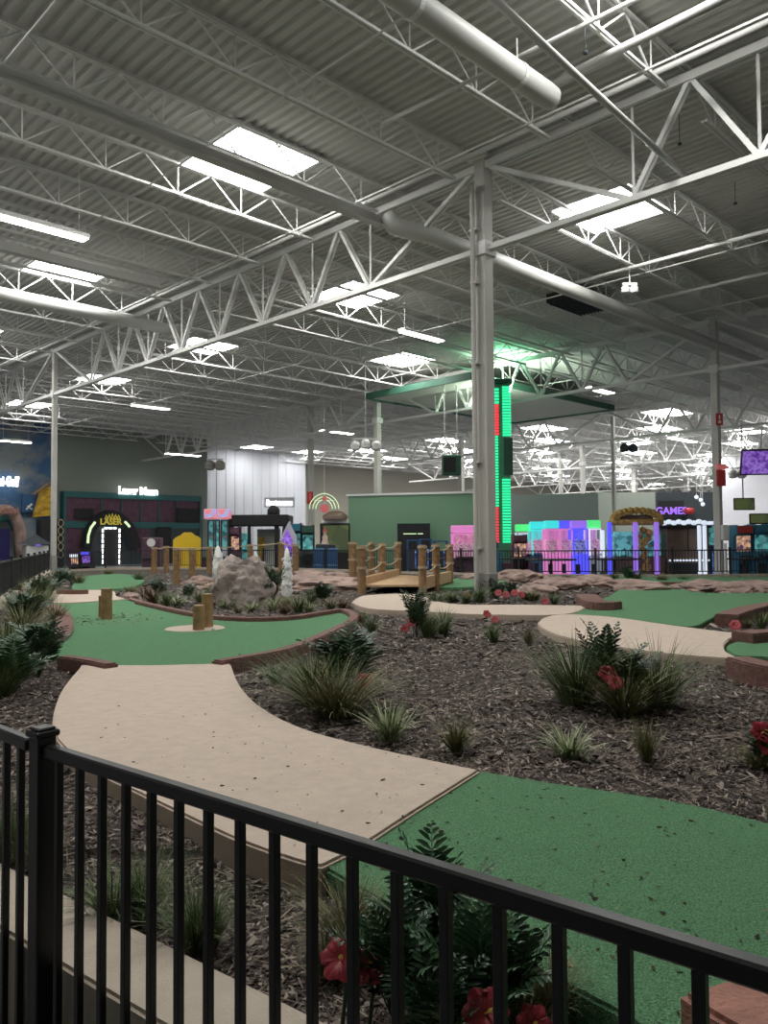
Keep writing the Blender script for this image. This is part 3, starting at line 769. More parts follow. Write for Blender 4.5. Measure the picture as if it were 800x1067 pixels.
for i, (px, py, w, h, lab) in enumerate([
    (545, 605, .75, .34, 'small arched rock left of the far ledges'), (582, 612, .85, .26, 'low rock ledge left of the bent kerb block'), (620, 608, .8, .24, 'low rock ledge just behind the bent kerb block'),
    (560, 617, .6, .2, 'flat rock behind the red flowers at the path'), (655, 611, .75, .2, 'flat rock left of the far green neck'), (672, 615, .65, .2, 'flat rock ledge beside the far green neck'),
    (735, 614, 1.0, .22, 'long flat rock right of the far green neck'), (765, 616, .8, .2, 'flat rock near the right edge beyond far green'), (795, 615, 1.0, .24, 'rock ledge cut by the right edge of the view'),
    (335, 612, 1.3, .3, 'wide reddish rock slope left of the rope bridge'), (318, 605, 1.0, .3, 'rock slope beyond the right water jet'), (352, 605, .9, .28, 'small rock ledge beside the rope bridge'),
    (135, 625, .3, .16, 'little stone beside the left path'), (208, 612, .6, .3, 'stone ledge under the rope fence by the boulder'), (500, 604, .7, .2, 'low rock behind the tall central column')]):
    p = at(px, py, ZM+.05); rock('rock_ledge', (p.x, p.y+.1, ZM+.05), (w, w*.75, h), i+5, M['redrock'], lab, i*.7, 4, .3, .3)

# ------------------------------------------------------------------ logs on the green
def log(px, y1, y0, w, label):
    p = at(px, y1, ZG); h = zat(px, y0, p)-ZG; t = thing('log_post', label, 'log', (p.x, p.y, ZG-.01))
    r = w/2; prof = [(r*1.02, 0), (r*1.02, .03), (r, .1), (r*.98, h*.5), (r, h-.02), (r*.96, h)]
    b = MB(); b.lathe(prof, n=20); b.build('trunk', M['wood'], t, True)
    b = MB(); b.lathe([(r*.96, h), (r*.6, h+.002), (0, h+.003)], n=20); b.build('cut_top', M['woodend'], t)
log(111, 645, 612.5, .175, 'brown log standing on crumbs at the left of the green')
p = at(106, 643, ZG); log(106.5, 643, 620, .12, 'thin log tucked behind the left log')
log(207, 657, 630, .16, 'shorter of the two logs on the pale disc')
log(216, 654, 618, .16, 'taller of the two logs on the pale disc')
p = at(203, 655, ZG); b = MB(); b.lathe([(0, .012), (.4, .012), (.42, .004), (.42, -.02)], (p.x, p.y, ZG), 40); tag(b.build('pale_disc', M['slab']), 'pale round patch on the green under the two logs', 'disc')
for (px, py, lab) in ((222, 657, 'tiny white ball-like stone beside the disc'),):
    p = at(px, py, ZG); b = MB(); b.sphere((p.x, p.y, ZG+.02), .02, 8); tag(b.build('golf_ball', M['white']), 'white golf ball lying at the right of the pale disc', 'ball')

# ------------------------------------------------------------------ rope bridge and rope fences
def posts(lst, w, name_label, zb=ZM, zt=None, sink=.05):
    out = []
    for i, (px, yb, yt) in enumerate(lst):
        p = at(px, yb, zb); h = zat(px, yt, p); out.append((p, h))
    return out
def rope_rail(lst, w, labels, rope_label, ropes=(.05, .55), sag=.08, m_=None):
    P = posts(lst, w, '')
    for (p, h), lab in zip(P, labels):
        t = thing('wooden_post', lab, 'post', (p.x, p.y, 0)); r = w/2
        b = MB(); b.lathe([(r*1.03, ZM-.1), (r, ZM+.2), (r*.97, h-.05), (r, h-.02), (r*.9, h)], n=14); b.build('shaft', m_ or M['wood'], t, True)
        b = MB(); b.lathe([(r*.9, h), (0, h+.004)], n=14); b.build('cut_top', M['woodend'], t)
        for k in ropes: b = MB(); b.tube([(0, 0, h-k*1.0-.03), (0, 0, h-k*1.0+.03)], r+.02, 12); b.build('rope_wrap', M['rope'], t)
    b = MB()
    for k in ropes:
        for (p, h), (q, g) in zip(P, P[1:]):
            a = Vector((p.x, p.y, h-k)); c_ = Vector((q.x, q.y, g-k)); pts = []
            for i in range(9): s = i/8; v = a.lerp(c_, s); v.z -= sag*4*s*(1-s); pts.append(v)
            b.tube(pts, .022, 6)
    tag(b.build('rope', M['rope']), rope_label, 'rope')
    return P
A1 = rope_rail([(377, 619, 568.5), (398, 611, 566), (414.5, 606, 564.5)], .21, ['nearest post of the left bridge railing', 'middle post of the left bridge railing', 'farthest post of the left bridge railing'], 'sagging ropes of the left bridge railing', sag=.12)
A2 = rope_rail([(440.3, 618.5, 568), (454.5, 615, 567), (468.8, 610, 567)], .20, ['nearest post of the right bridge railing', 'middle post of the right bridge railing', 'farthest post of the right bridge railing'], 'sagging ropes of the right bridge railing', sag=.12)
A3 = rope_rail([(367.5, 608, 564.5), (387, 602, 564.5)], .24, ['post left of the rope bridge standing farther back', 'post behind the left bridge railing'], 'rope between the two back posts of the bridge', sag=.12)
# bridge deck of planks with side beams
a, c_ = A1[0][0], A1[2][0]; e, g = A2[0][0], A2[2][0]
t = thing('bridge_deck', 'tan planked bridge deck between the rope railings', 'bridge', (0, 0, 0))
b = MB(); N = 22
for i in range(N):
    s = (i+.5)/N; p, q = a.lerp(c_, s), e.lerp(g, s); p.z = q.z = ZP+.10; b.bar(p, q, (c_-a).length/N*.92, .05)
b.build('planks', M['deckwood'], t)
for (p, q, nm) in ((a, c_, 'left'), (e, g, 'right')):
    b = MB(); p2, q2 = p.copy(), q.copy(); p2.z = q2.z = ZP+.16; b.bar(p2, q2, .12, .30); b.build('side_beam', M['deckwood'], t)
B1 = rope_rail([(184, 609, 571), (200, 609, 571)], .21, ['front post of the left rope fence, the left one', 'front post of the left rope fence, the right one'], 'rope joining the two front posts of the left fence', ropes=(.04,), sag=.02)
B2 = rope_rail([(160.5, 598, 570), (173.3, 597, 569), (218, 597, 569.5), (260.5, 597, 567), (293, 600, 564.5), (308, 602, 567)], .24,
    ['back post of the rope fence left of the yellow board', 'second back post of the rope fence by the yellow board', 'back post of the rope fence right of the yellow board', 'back post of the rope fence behind the boulder', 'back post behind the right water jet', 'last back post right of the right water jet'],
    'long rope strung along the back posts behind the boulder', ropes=(.05,), sag=.03)

# ------------------------------------------------------------------ white water jets
def jet(px, yb, yt, w, label, seed):
    p = at(px, yb, ZM); h = zat(px, yt, p)-ZM; rn = random.Random(seed); t = thing('water_jet', label, 'fountain', (p.x, p.y, ZM))
    b = MB(); n = 16; K = 14; vs = []
    for i in range(K+1):
        s = i/K; r = w/2*(math.sin(PI*min(1, (1-s)*.62+.08))*1.0)*(1 if s < .96 else .5)
        for k in range(n):
            a_ = 2*PI*k/n; rr = r*(1+rn.uniform(-.28, .28)); vs.append((rr*math.cos(a_), rr*math.sin(a_), s*h))
    b.add(vs, [(i*n+k, i*n+(k+1) % n, (i+1)*n+(k+1) % n, (i+1)*n+k) for i in range(K) for k in range(n)])
    b.build('foam_column', M['foam'], t, True)
    b = MB()
    for k in range(60): a_ = rn.random()*2*PI; r = w*rn.uniform(.35, .62); z = rn.uniform(.05, .8)*h; b.sphere((r*math.cos(a_), r*math.sin(a_), z), rn.uniform(.012, .03), 6, sc=(1, 1, 2.2))
    b.build('spray', M['foam'], t, True)
jet(227, 606, 568.5, .34, 'white foaming water jet left of the boulder', 1)
jet(266.5, 600, 574.5, .26, 'small white water jet behind the boulder', 2)
jet(299, 622, 570.5, .22, 'tall white water jet right of the boulder', 3)

# ------------------------------------------------------------------ fences
def picket_fence(a, c_, z0, zt, label, name='fence_panel', group='black picket fence panels round the course', sp=.115, post=.07, m_=None, rails=3, plabel=None):
    m_ = m_ or M['farblack']; d = c_-a; L = d.length; t = thing(name, label, 'fence', (a.x, a.y, 0), math.atan2(d.y, d.x), group)
    b = MB(); b.box((0, 0, (z0+zt+.05)/2), (post, post, zt+.05-z0)); b.box((0, 0, zt+.06), (post*1.25, post*1.25, .03)); b.build('post', m_, t)
    b = MB(); b.box((L/2, 0, zt-.02), (L, .04, .04)); b.build('top_rail', m_, t)
    b = MB(); b.box((L/2, 0, z0+.10), (L, .04, .035))
    b.build('bottom_rail', m_, t)
    b = MB(); n = int(L/sp)
    for i in range(1, n+1): b.box((i*L/(n+1), 0, (z0+.1+zt-.03)/2), (.02, .02, zt-z0-.13))
    b.build('pickets', m_, t)
ln = far_line; k = 0
for i in range(len(ln)-1):
    a, c_ = ln[i], ln[i+1]; m2 = max(1, round((c_-a).length/2.4))
    for j in range(m2):
        k += 1; pa, pc = a.lerp(c_, j/m2), a.lerp(c_, (j+1)/m2)
        if pr((pa.x, pa.y, 1))[0] > 860: continue
        picket_fence(pa, pc, .46, 1.30, f'black picket fence panel on the far kerb wall, {ordinal(k)} counting from the left')
a, c_ = leftpts[2], leftpts[3]; N = 10
a = leftpts[1]; a = Vector((-6.0, 11.4, 0))
for j in range(N):
    pa, pc = a.lerp(leftpts[3], j/N), a.lerp(leftpts[3], (j+1)/N)
    picket_fence(pa+Vector((-.12, -.04, 0)), pc+Vector((-.12, -.04, 0)), .5, 1.30, f'black picket fence panel receding on the left wall, {ordinal(j+1)} counting from the front', sp=.09)

# near fence
RA = at(60, 775.6, 1.07); RB = at(800, 997, 1.07); rd = (RB-RA).normalized(); rang = math.atan2(rd.y, rd.x)
rn_ = Vector((rd.y, -rd.x, 0));  rn_ = rn_ if rn_.y < 0 else -rn_
hw = .034
t = thing('near_fence', 'black metal picket fence in the foreground', 'fence', (RA.x, RA.y, 0), rang)
off = -hw/2   # back top edge of the rail lies on the traced line
b = MB(); b.box((1.3, off, 1.07-.019), (2.66, hw, .038), bev=.005); b.build('top_rail', M['black'], t)
b = MB(); b.box((1.3, off, .12), (2.66, .03, .035), bev=.004); b.build('bottom_rail', M['black'], t)
ts = [.041+.1143*i for i in range(23)]
for s in ts:
    b = MB(); b.box((s, off, .575), (.0205, .0205, .93), bev=.002); b.build('picket', M['black'], t)
post_s = -.055
b = MB(); b.box((post_s, off, .555), (.058, .058, 1.11), bev=.004); b.build('post', M['black'], t)
b = MB(); b.box((post_s, off, 1.10), (.074, .074, .020), bev=.004); b.box((post_s, off, 1.114), (.058, .058, .010), bev=.004); b.build('post_cap', M['black'], t)
LA = at(38, 768, 1.07); LB = at(-60, 731, 1.07); d = (LB-LA); 
t = thing('near_fence', 'black metal picket fence left of the foreground post', 'fence', (LA.x, LA.y, 0), math.atan2(d.y, d.x))
b = MB(); b.box((.5, hw/2, 1.07-.019), (1.0, hw, .038), bev=.005); b.build('top_rail', M['black'], t)
b = MB(); b.box((.5, hw/2, .12), (1.0, .03, .035), bev=.004); b.build('bottom_rail', M['black'], t)
for px in (28, 13, -3, -18, -32, -45):
    q = at(px, 768-(38-px)*.378, 1.07); s = (q-LA).dot(d.normalized()); b = MB(); b.box((s, hw/2, .575), (.0205, .0205, .93), bev=.002); b.build('picket', M['black'], t)

# ================================================================== PLANTS
def blade(b, base, ang, lean, L, w, curl, seg=4, mi=0, twist=0):
    """one arching blade: a folded strip that tapers to a point"""
    d = Vector((math.cos(ang), math.sin(ang), 0)); side = Vector((-d.y, d.x, 0)); p = Vector(base); t = lean; pts = []
    for i in range(seg+1):
        pts.append((p.copy(), w*(1-(i/seg)**1.6)*(.6+.8*min(1, i/seg*3)) if i < seg else 0))
        st = L/seg; p = p + (d*math.sin(t)+Vector((0, 0, math.cos(t))))*st; t += curl/seg
    vs = []; fs = []
    for q, ww in pts[:-1]: vs += [q-side*ww/2, q+side*ww/2]
    vs.append(pts[-1][0]); n = len(pts)-1
    for i in range(n-1): fs.append((2*i, 2*i+1, 2*i+3, 2*i+2))
    fs.append((2*n-2, 2*n-1, 2*n)); b.add(vs, fs, mi)
def grass_mesh(seed, n, spread, w, m_, up=.25, curl=1.5, hmin=.6):
    rn = random.Random(seed); b = MB()
    for i in range(n):
        a = rn.random()*2*PI; r = spread*rn.random()**.7*.18
        blade(b, (r*math.cos(a), r*math.sin(a), -.03), a+rn.uniform(-.6, .6), rn.uniform(.02, .35+up), rn.uniform(hmin, 1.25), w*rn.uniform(.6, 1.3), rn.uniform(.3, curl)*(.6+spread*.6))
    return b
def fern_mesh(seed, nf, leaf=.24, pairs=11, w=.05, droop=1.3, upright=.25):
    rn = random.Random(seed); b = MB()
    for i in range(nf):
        a = i*2.4+rn.uniform(-.3, .3); L = rn.uniform(.8, 1.15); t = rn.uniform(.05, upright+.55*(i/nf)); d = Vector((math.cos(a), math.sin(a), 0)); side = Vector((-d.y, d.x, 0))
        p = Vector((0, 0, 0)); pts = [p.copy()]; dirs = []; seg = 12; cur = rn.uniform(.6, droop)
        for k in range(seg):
            dr = d*math.sin(t)+Vector((0, 0, math.cos(t))); dirs.append(dr); p = p+dr*L/seg; pts.append(p.copy()); t += cur/seg*(k/seg*1.6+.2)
        b.tube(pts, [.011*(1-k/seg*.8) for k in range(seg+1)], 5)
        for k in range(pairs):
            s = .22+.78*(k+.5)/pairs; j = min(seg-1, int(s*seg)); q = pts[j].lerp(pts[j+1], s*seg-j); dr = dirs[j]
            ll = leaf*(math.sin(PI*min(1, .18+s*.80))**.8)*rn.uniform(.85, 1.15)
            nrm = side.cross(dr).normalized()
            for sg in (-1, 1):
                ld = (side*sg*.86+dr*.62+nrm*rn.uniform(-.25, .1)).normalized(); wd_ = ld.cross(nrm).normalized()*w/2; dn = Vector((0, 0, -.18*ll))
                b.add([q, q+ld*ll*.35-wd_, q+ld*ll*.38+nrm*.006, q+ld*ll*.35+wd_, q+ld*ll*.75-wd_*.7+dn*.5, q+ld*ll*.76+wd_*.7+dn*.5, q+ld*ll+dn],
                      [(0, 1, 2), (0, 2, 3), (1, 4, 2), (2, 5, 3), (2, 4, 5), (4, 6, 5)])
    return b
def hide_proto(o): C.objects.unlink(o)
GR = {}
for nm, args in dict(green=(1, 170, .55, .022, 'grass'), green2=(2, 150, .75, .024, 'grass'), pale=(3, 130, 1.0, .030, 'grass_pale'), dry=(4, 190, .6, .018, 'grass_dry'),
                     wide=(5, 150, 1.2, .022, 'grass'), red=(6, 90, .9, .05, 'grass_red'), upright=(7, 200, .35, .020, 'grass_dry'), fine=(8, 420, .9, .010, 'grass_dry'), fine_green=(9, 420, .8, .010, 'grass')).items():
    me = grass_mesh(*args[:4], M[args[4]]); o = me.build('grass_tuft_'+nm, M[args[4]]); GR[nm] = o.data; bpy.data.objects.remove(o)
FE = {}
for nm, args in dict(big=(1, 16, .36, 13, .045), small=(2, 9, .28, 10, .06), tall=(3, 11, .24, 14, .042, 1.0, .15), near=(4, 15, .36, 13, .045, 1.2, .3)).items():
    me = fern_mesh(*args); o = me.build('f', M['fern_mid' if nm == 'near' else 'fern']); FE[nm] = o.data; bpy.data.objects.remove(o)
NPL = 0
def plant(name, data, px, yb, ytop, label, cat, wx=1.0, z=ZM, rz=None, group=None, dy=0):
    global NPL; NPL += 1
    p = at(px, yb, z); p.y += dy; h = zat(px, ytop, p)-z
    o = bpy.data.objects.new(name, data); C.objects.link(o); o.location = (p.x, p.y, z-.01); o.scale = (h*wx, h*wx, h)
    o.rotation_euler = (0, 0, NPL*1.7 if rz is None else rz); return tag(o, label, cat, group)
def grass(kind, px, yb, yt, label, wx=1.0, z=ZM, group=None, dy=0): return plant('grass_tuft', GR[kind], px, yb, yt, label, 'grass plant', wx, z, None, group, dy)
def fern(kind, px, yb, yt, label, wx=1.0, z=ZM, dy=0, rz=None): return plant('fern', FE[kind], px, yb, yt, label, 'fern', wx, z, rz, None, dy)
# hibiscus flower prototype
def flower_mesh(seed, size):
    rn = random.Random(seed); b = MB()
    for k in range(6):
        a0_ = k*2*PI/6; R, S = 6, 7; vs = []
        for i in range(R+1):
            s = i/R
            for j in range(S+1):
                w = (j/S-.5); aa = a0_+w*1.35*(1 if s < .7 else 1.0); rr = size*(s*1.0)*(1-.28*abs(w)*2*s); zz = size*(.75*s-.55*s*s+.10*math.sin(j*2.6+k*2+rn.random())*s*s)
                vs.append((rr*math.cos(aa), rr*math.sin(aa), zz))
        b.add(vs, [(i*(S+1)+j, i*(S+1)+j+1, (i+1)*(S+1)+j+1, (i+1)*(S+1)+j) for i in range(R) for j in range(S)])
    return b
def flower(px, py, size, label, zs=None, yb=None, tilt=1.0, group=None, zg=ZM):
    base = at(px, yb, zg); p = atd(px, py, base.y); p.z = max(p.z, zg+size*.4)
    t = thing('red_flower', label, 'flower', p, random.uniform(-.6, .6), group); t.rotation_euler = (tilt, 0, random.uniform(-.5, .5))
    flower_mesh(int(px), size).build('petals', M['petal'], t, True)
    b = MB(); b.tube([(0, 0, 0), (size*.1, 0, size*.35), (size*.12, 0, size*.7)], [size*.05, size*.05, size*.04], 6)
    for k in range(8): b.sphere((size*.12+size*.07*math.cos(k), size*.07*math.sin(k), size*(.5+.03*k)), size*.035, 5)
    b.build('stamen', M['stamen'], t)
    b = MB(); R = t.rotation_euler.to_matrix().inverted(); g = Vector((0, 0, zg-.02-p.z)); b.tube([(0, 0, 0), R @ (g*.5+Vector((.01, .02, 0))), R @ g], .006 if size < .12 else .008, 6); b.build('stem', M['fern'], t)
# --- middle bed
fern('big', 362, 722, 648, 'big dark fern in the middle bed next to a red flower', 1.05)
grass('fine_green', 328, 734, 664, 'wispy green grass left of the big middle fern', 1.5)
grass('fine', 350, 746, 684, 'wispy olive grass in front of the big middle fern', 1.9)
grass('green', 287, 714, 684, 'small green grass tuft beside the right curve of the path', 1.1)
grass('pale', 405, 772, 722, 'pale striped grass tuft beside the lower curve of the path', 1.1)
grass('upright', 475, 784, 742, 'olive upright grass tuft right of the pale striped one', 1.3)
grass('pale', 592, 789, 752, 'pale striped grass tuft lying low above the near green', 1.5)
grass('upright', 674, 795, 744, 'narrow olive grass tuft in the bed at the right', .8)
fern('tall', 434, 664, 610, 'upright dark fern beside two red flowers near the bridge path', .75)
grass('green2', 462, 661, 630, 'green grass tuft right of the upright fern', 1.0)
grass('green', 387, 661, 638, 'small green tuft between green kerb and upright fern', 1.0)
grass('green', 514, 671, 644, 'small green tuft by the pale red flowers', .9)
grass('upright', 551, 673, 651, 'small olive tuft left of the middle path', .9)
fern('tall', 628, 728, 641, 'tall dark fern in the large clump below the middle path', .62)
fern('big', 645, 732, 668, 'spreading dark fern in the large clump below the middle path', 1.1)
grass('fine_green', 601, 734, 650, 'wispy green grass at the left of the large clump', 1.25)
grass('fine_green', 685, 737, 660, 'wispy green grass at the right of the large clump', 1.3)
grass('dry', 652, 745, 684, 'olive grass at the foot of the large clump', 1.8)
flower(380, 711, .085, 'red flower at the right foot of the big middle fern', yb=732)
flower(430, 648, .085, 'red flower under the upright fern near the bridge path', yb=664)
flower(422, 655, .07, 'small red flower half hidden at the foot of the upright fern', yb=664)
flower(632, 703, .075, 'dark red flower inside the large clump', yb=742)
flower(641, 712, .06, 'lower dark red flower inside the large clump', yb=744)
flower(374, 645, .07, 'tiny red flower at the bend of the brick kerb', yb=650)
flower(507, 640, .075, 'pale red flower near the middle of the view', yb=648)
flower(516, 646, .07, 'second pale red flower near the middle of the view', yb=652)
flower(486, 622, .10, 'red flower on the far bed beside the central column', yb=629)
flower(568, 627, .09, 'red flower left of a small far tuft', yb=631)
for i, px in enumerate((519, 527, 536, 543)): flower(px, 618+i % 2*2, .09, ['leftmost', 'second', 'third', 'rightmost'][i]+' red flower in the far red row right of the column', yb=627)
grass('green2', 577, 630, 616, 'small green tuft right of the far red flower', 1.2)
fern('small', 516, 625, 600, 'dark low fern right of the foot of the central column', 1.3)
fern('small', 533, 622, 604, 'dark low fern behind the far red flowers', 1.2)
grass('green2', 470, 628, 612, 'small tuft left of the foot of the central column', 1.5)
grass('green', 455, 631, 613, 'small tuft in front of the right bridge railing', 1.6)
grass('green2', 548, 625, 612, 'low tuft between far red flowers and rocks', 1.6)
# --- right edge
fern('small', 797, 800, 752, 'dark fern cut off by the right edge of the view', 1.0)
flower(793, 764, .075, 'red flower at the right edge in front of a fern', yb=800)
flower(798, 778, .06, 'lower red flower at the right edge', yb=802)
flower(766, 652, .09, 'red flower between far green and small right green', yb=658)
grass('green', 794, 657, 632, 'green tuft at the right edge above the small green', 1.0)
grass('upright', 780, 655, 642, 'low olive tuft left of the right edge tuft', 1.3)
# --- left border planting
for i, (k, px, yb, yt, wx, lab) in enumerate([
    ('fine_green', 8, 700, 632, 1.0, 'tall wispy grass at the left edge above the path'), ('fine', 24, 668, 622, 1.2, 'wispy grass behind the left border fern'),
    ('fine_green', 3, 726, 668, 1.0, 'wispy grass at the left edge nearest the fence'), ('green', 34, 646, 610, 1.2, 'grass tuft low in the left border'),
    ('green2', 20, 645, 606, 1.1, 'grass tuft against the left wall fence'), ('dry', 46, 636, 604, 1.1, 'olive tuft beside the head of the left kerb'),
    ('green', 40, 622, 594, 1.2, 'far tuft along the left wall'), ('dry', 82, 610, 594, 1.3, 'dry tuft right of the left column foot'),
    ('fine', 14, 620, 600, 1.5, 'small wispy tuft by the left wall')]):
    grass(k, px, yb, yt, lab, wx)
fern('big', 40, 706, 640, 'large dark fern in the left border beside the path', .85)
fern('near', 14, 722, 660, 'dark fern at the left edge beside the path', .9)
fern('big', 28, 655, 612, 'dark fern halfway along the left border', .9)
fern('big', 45, 630, 598, 'dark fern near the left column', 1.0)
fern('small', 62, 612, 590, 'dark fern at the foot of the left column', 1.2)
fern('small', 74, 609, 592, 'second dark fern at the foot of the left column', 1.2)
# --- planting behind the big green
fern('tall', 285, 630, 585, 'tall dark fern between boulder and tall water jet', .7)
fern('big', 276, 631, 600, 'bushy dark fern touching the boulder', .8)
for i, (k, px, yb, yt, wx, lab) in enumerate([
    ('pale', 236, 634, 622, 1.6, 'pale tuft in front of the boulder'), ('pale', 285, 636, 620, 1.3, 'pale tuft left of the tall water jet'), ('green2', 311, 638, 616, 1.2, 'green tuft right of the tall water jet'),
    ('pale', 262, 637, 624, 1.5, 'pale tuft under the bushy boulder fern'), ('red', 296, 640, 626, 1.5, 'reddish leafy plant beside the tall water jet'), ('red', 357, 634, 620, 1.3, 'reddish leafy plant near the kerb bend'),
    ('red', 160, 629, 610, 1.3, 'reddish leafy plant left of the rope fence'), ('red', 150, 624, 608, 1.3, 'reddish leafy plant at the tip of the left kerb'), ('green', 173, 634, 612, 1.0, 'green tuft between reddish plants and rope fence posts'),
    ('dry', 136, 622, 606, 1.4, 'dry tuft beyond the left log'), ('pale', 185, 632, 617, 1.6, 'pale tuft under the front rope fence'), ('green', 208, 628, 612, 1.2, 'green tuft under the right front rope post'),
    ('green2', 325, 630, 612, 1.2, 'green tuft left of the dark kerb fern'), ('dry', 345, 636, 620, 1.4, 'dry tuft at the top of the brick kerb'), ('green', 145, 606, 594, 1.6, 'far green tuft beside the farthest green'),
    ('dry', 112, 600, 590, 1.5, 'far dry tuft before the maze door'), ('green', 222, 622, 604, 1.2, 'green tuft left of the boulder')]):
    grass(k, px, yb, yt, lab, wx)
fern('big', 336, 630, 604, 'dark fern behind the top of the brick kerb', .9)
fern('small', 196, 625, 606, 'dark fern under the front rope fence', 1.1)
fern('small', 165, 622, 600, 'dark fern left of the rope fence', 1.2)
for i, (px, yb, yt) in enumerate([(560, 606, 596), (590, 605, 596), (614, 606, 595), (662, 606, 592), (690, 607, 595), (712, 606, 596), (640, 605, 594)]):
    grass(['green', 'dry', 'green2'][i % 3], px, yb, yt, f'small tuft among the far rocks before the black fence, {ordinal(i+1)} listed from left to right' if False else f'small tuft among the far rocks, standing {["left of the arched ledge", "behind the low ledges", "behind the bent kerb block", "left of the far green neck", "behind the far green neck", "right of the far green neck", "between ledges and gold machine"][i]}', 1.6)
fern('small', 655, 606, 588, 'dark leafy plant before the gold fronted machine', 1.2)
for i, (k, px, yb, yt, wx, lab) in enumerate([
    ('green2', 376, 650, 634, 1.4, 'green tuft inside the bend of the brick kerb'), ('fine', 296, 634, 616, 1.5, 'wispy tuft directly behind the tall water jet plants'), ('pale', 322, 638, 624, 1.4, 'pale tuft below the dark kerb fern'),
    ('dry', 248, 640, 628, 1.5, 'dry tuft at the front foot of the boulder'), ('green', 486, 630, 614, 1.3, 'green tuft left of the far red flower row'), ('fine_green', 446, 664, 628, 1.1, 'wispy tuft beside the upright fern'),
    ('green2', 500, 628, 606, 1.3, 'green tuft at the right foot of the central column'), ('fine', 556, 626, 612, 1.6, 'wispy tuft in front of the arched rock'), ('fine_green', 20, 690, 640, 1.3, 'wispy grass between the two left border ferns'),
    ('dry', 58, 650, 622, 1.1, 'dry tuft touching the left brick kerb'), ('fine', 788, 800, 768, 1.3, 'wispy grass under the right edge fern'), ('fine_green', 428, 1000, 930, 1.0, 'wispy grass between two near fence ferns')]):
    grass(k, px, yb, yt, lab, wx)
# --- near bed behind the fence
grass('wide', 118, 955, 892, 'bright green grass tuft behind the near fence, the left one', 1.25)
grass('fine_green', 150, 950, 880, 'wispy grass behind the near fence beside the left tuft', 1.2)
grass('fine_green', 205, 985, 905, 'long wispy grass behind the near fence pickets', 1.1)
grass('green', 222, 982, 925, 'short dark tuft behind the near fence pickets', .9)
grass('fine_green', 10, 895, 815, 'wispy grass behind the left fence section', 1.0)
grass('fine', 40, 905, 855, 'olive grass beside the left fence post', 1.0)
grass('fine', 365, 985, 905, 'dense wispy grass left of the near fern', 1.3)
grass('fine', 340, 1010, 960, 'olive wispy grass left of the near red flowers', 1.2)
grass('fine', 575, 1055, 985, 'straw coloured wispy grass right of the near fern', 1.0)
grass('dry', 540, 1090, 1010, 'olive grass between the lower near flowers', 1.0)
fern('near', 455, 1045, 862, 'largest dark fern behind the near fence', .62, dy=.12)
fern('near', 500, 1075, 925, 'dark fern at the bottom right of the near bed', .8)
fern('big', 410, 1060, 930, 'dark fern low behind the near fence', .8)
fern('tall', 535, 1062, 930, 'dark fern leaning over the edge of the near green', .9)
fern('big', 455, 1110, 990, 'lowest dark fern at the bottom of the view', .8)
flower(356, 1000, .062, 'red flower behind the near fence, the left one', yb=1062, tilt=.9)
flower(384, 1008, .055, 'red flower behind the near fence beside a picket', yb=1065, tilt=.7)
flower(505, 1056, .062, 'large red flower at the bottom of the view', yb=1120, tilt=.9)
flower(556, 1066, .045, 'small red flower at the bottom right of the large one', yb=1120)

# ================================================================== ARCADE BEYOND THE FENCE
def frame_at(px0, px1, depth, ytop):
    a, c_ = atd(px0, 563, depth), atd(px1, 563, depth); p = (a+c_)/2; h = zat((px0+px1)/2, ytop, p)
    return Vector((p.x, p.y, 0)), (c_-a).length, h
def text(parent, body, size, loc, m_, name='lettering', rot=(PI/2, 0, 0), bold=.0, sx=1.0, extrude=.02, align='CENTER', spacing=1.0):
    cu = bpy.data.curves.new(name, 'FONT'); cu.body = body; cu.size = size; cu.extrude = extrude; cu.offset = bold; cu.align_x = align; cu.space_character = spacing
    cu.materials.append(m_); o = bpy.data.objects.new(name, cu)
    C.objects.link(o); o.location = loc; o.rotation_euler = rot; o.scale = (sx, 1, 1)
    bpy.context.view_layer.update()
    dg = bpy.context.evaluated_depsgraph_get(); me = bpy.data.meshes.new_from_object(o.evaluated_get(dg))
    m2 = bpy.data.objects.new(name, me); C.objects.link(m2); m2.location = loc; m2.rotation_euler = rot; m2.scale = (sx, 1, 1); m2.parent = parent
    bpy.data.objects.remove(o); 
    if parent: CH.setdefault(parent.name, []).append(m2)
    return m2
def P(parent, name, boxes, m_, bev=0):
    b = MB()
    for c_, s in boxes: b.box(c_, s, 0, 0, bev)
    return b.build(name, m_, parent)
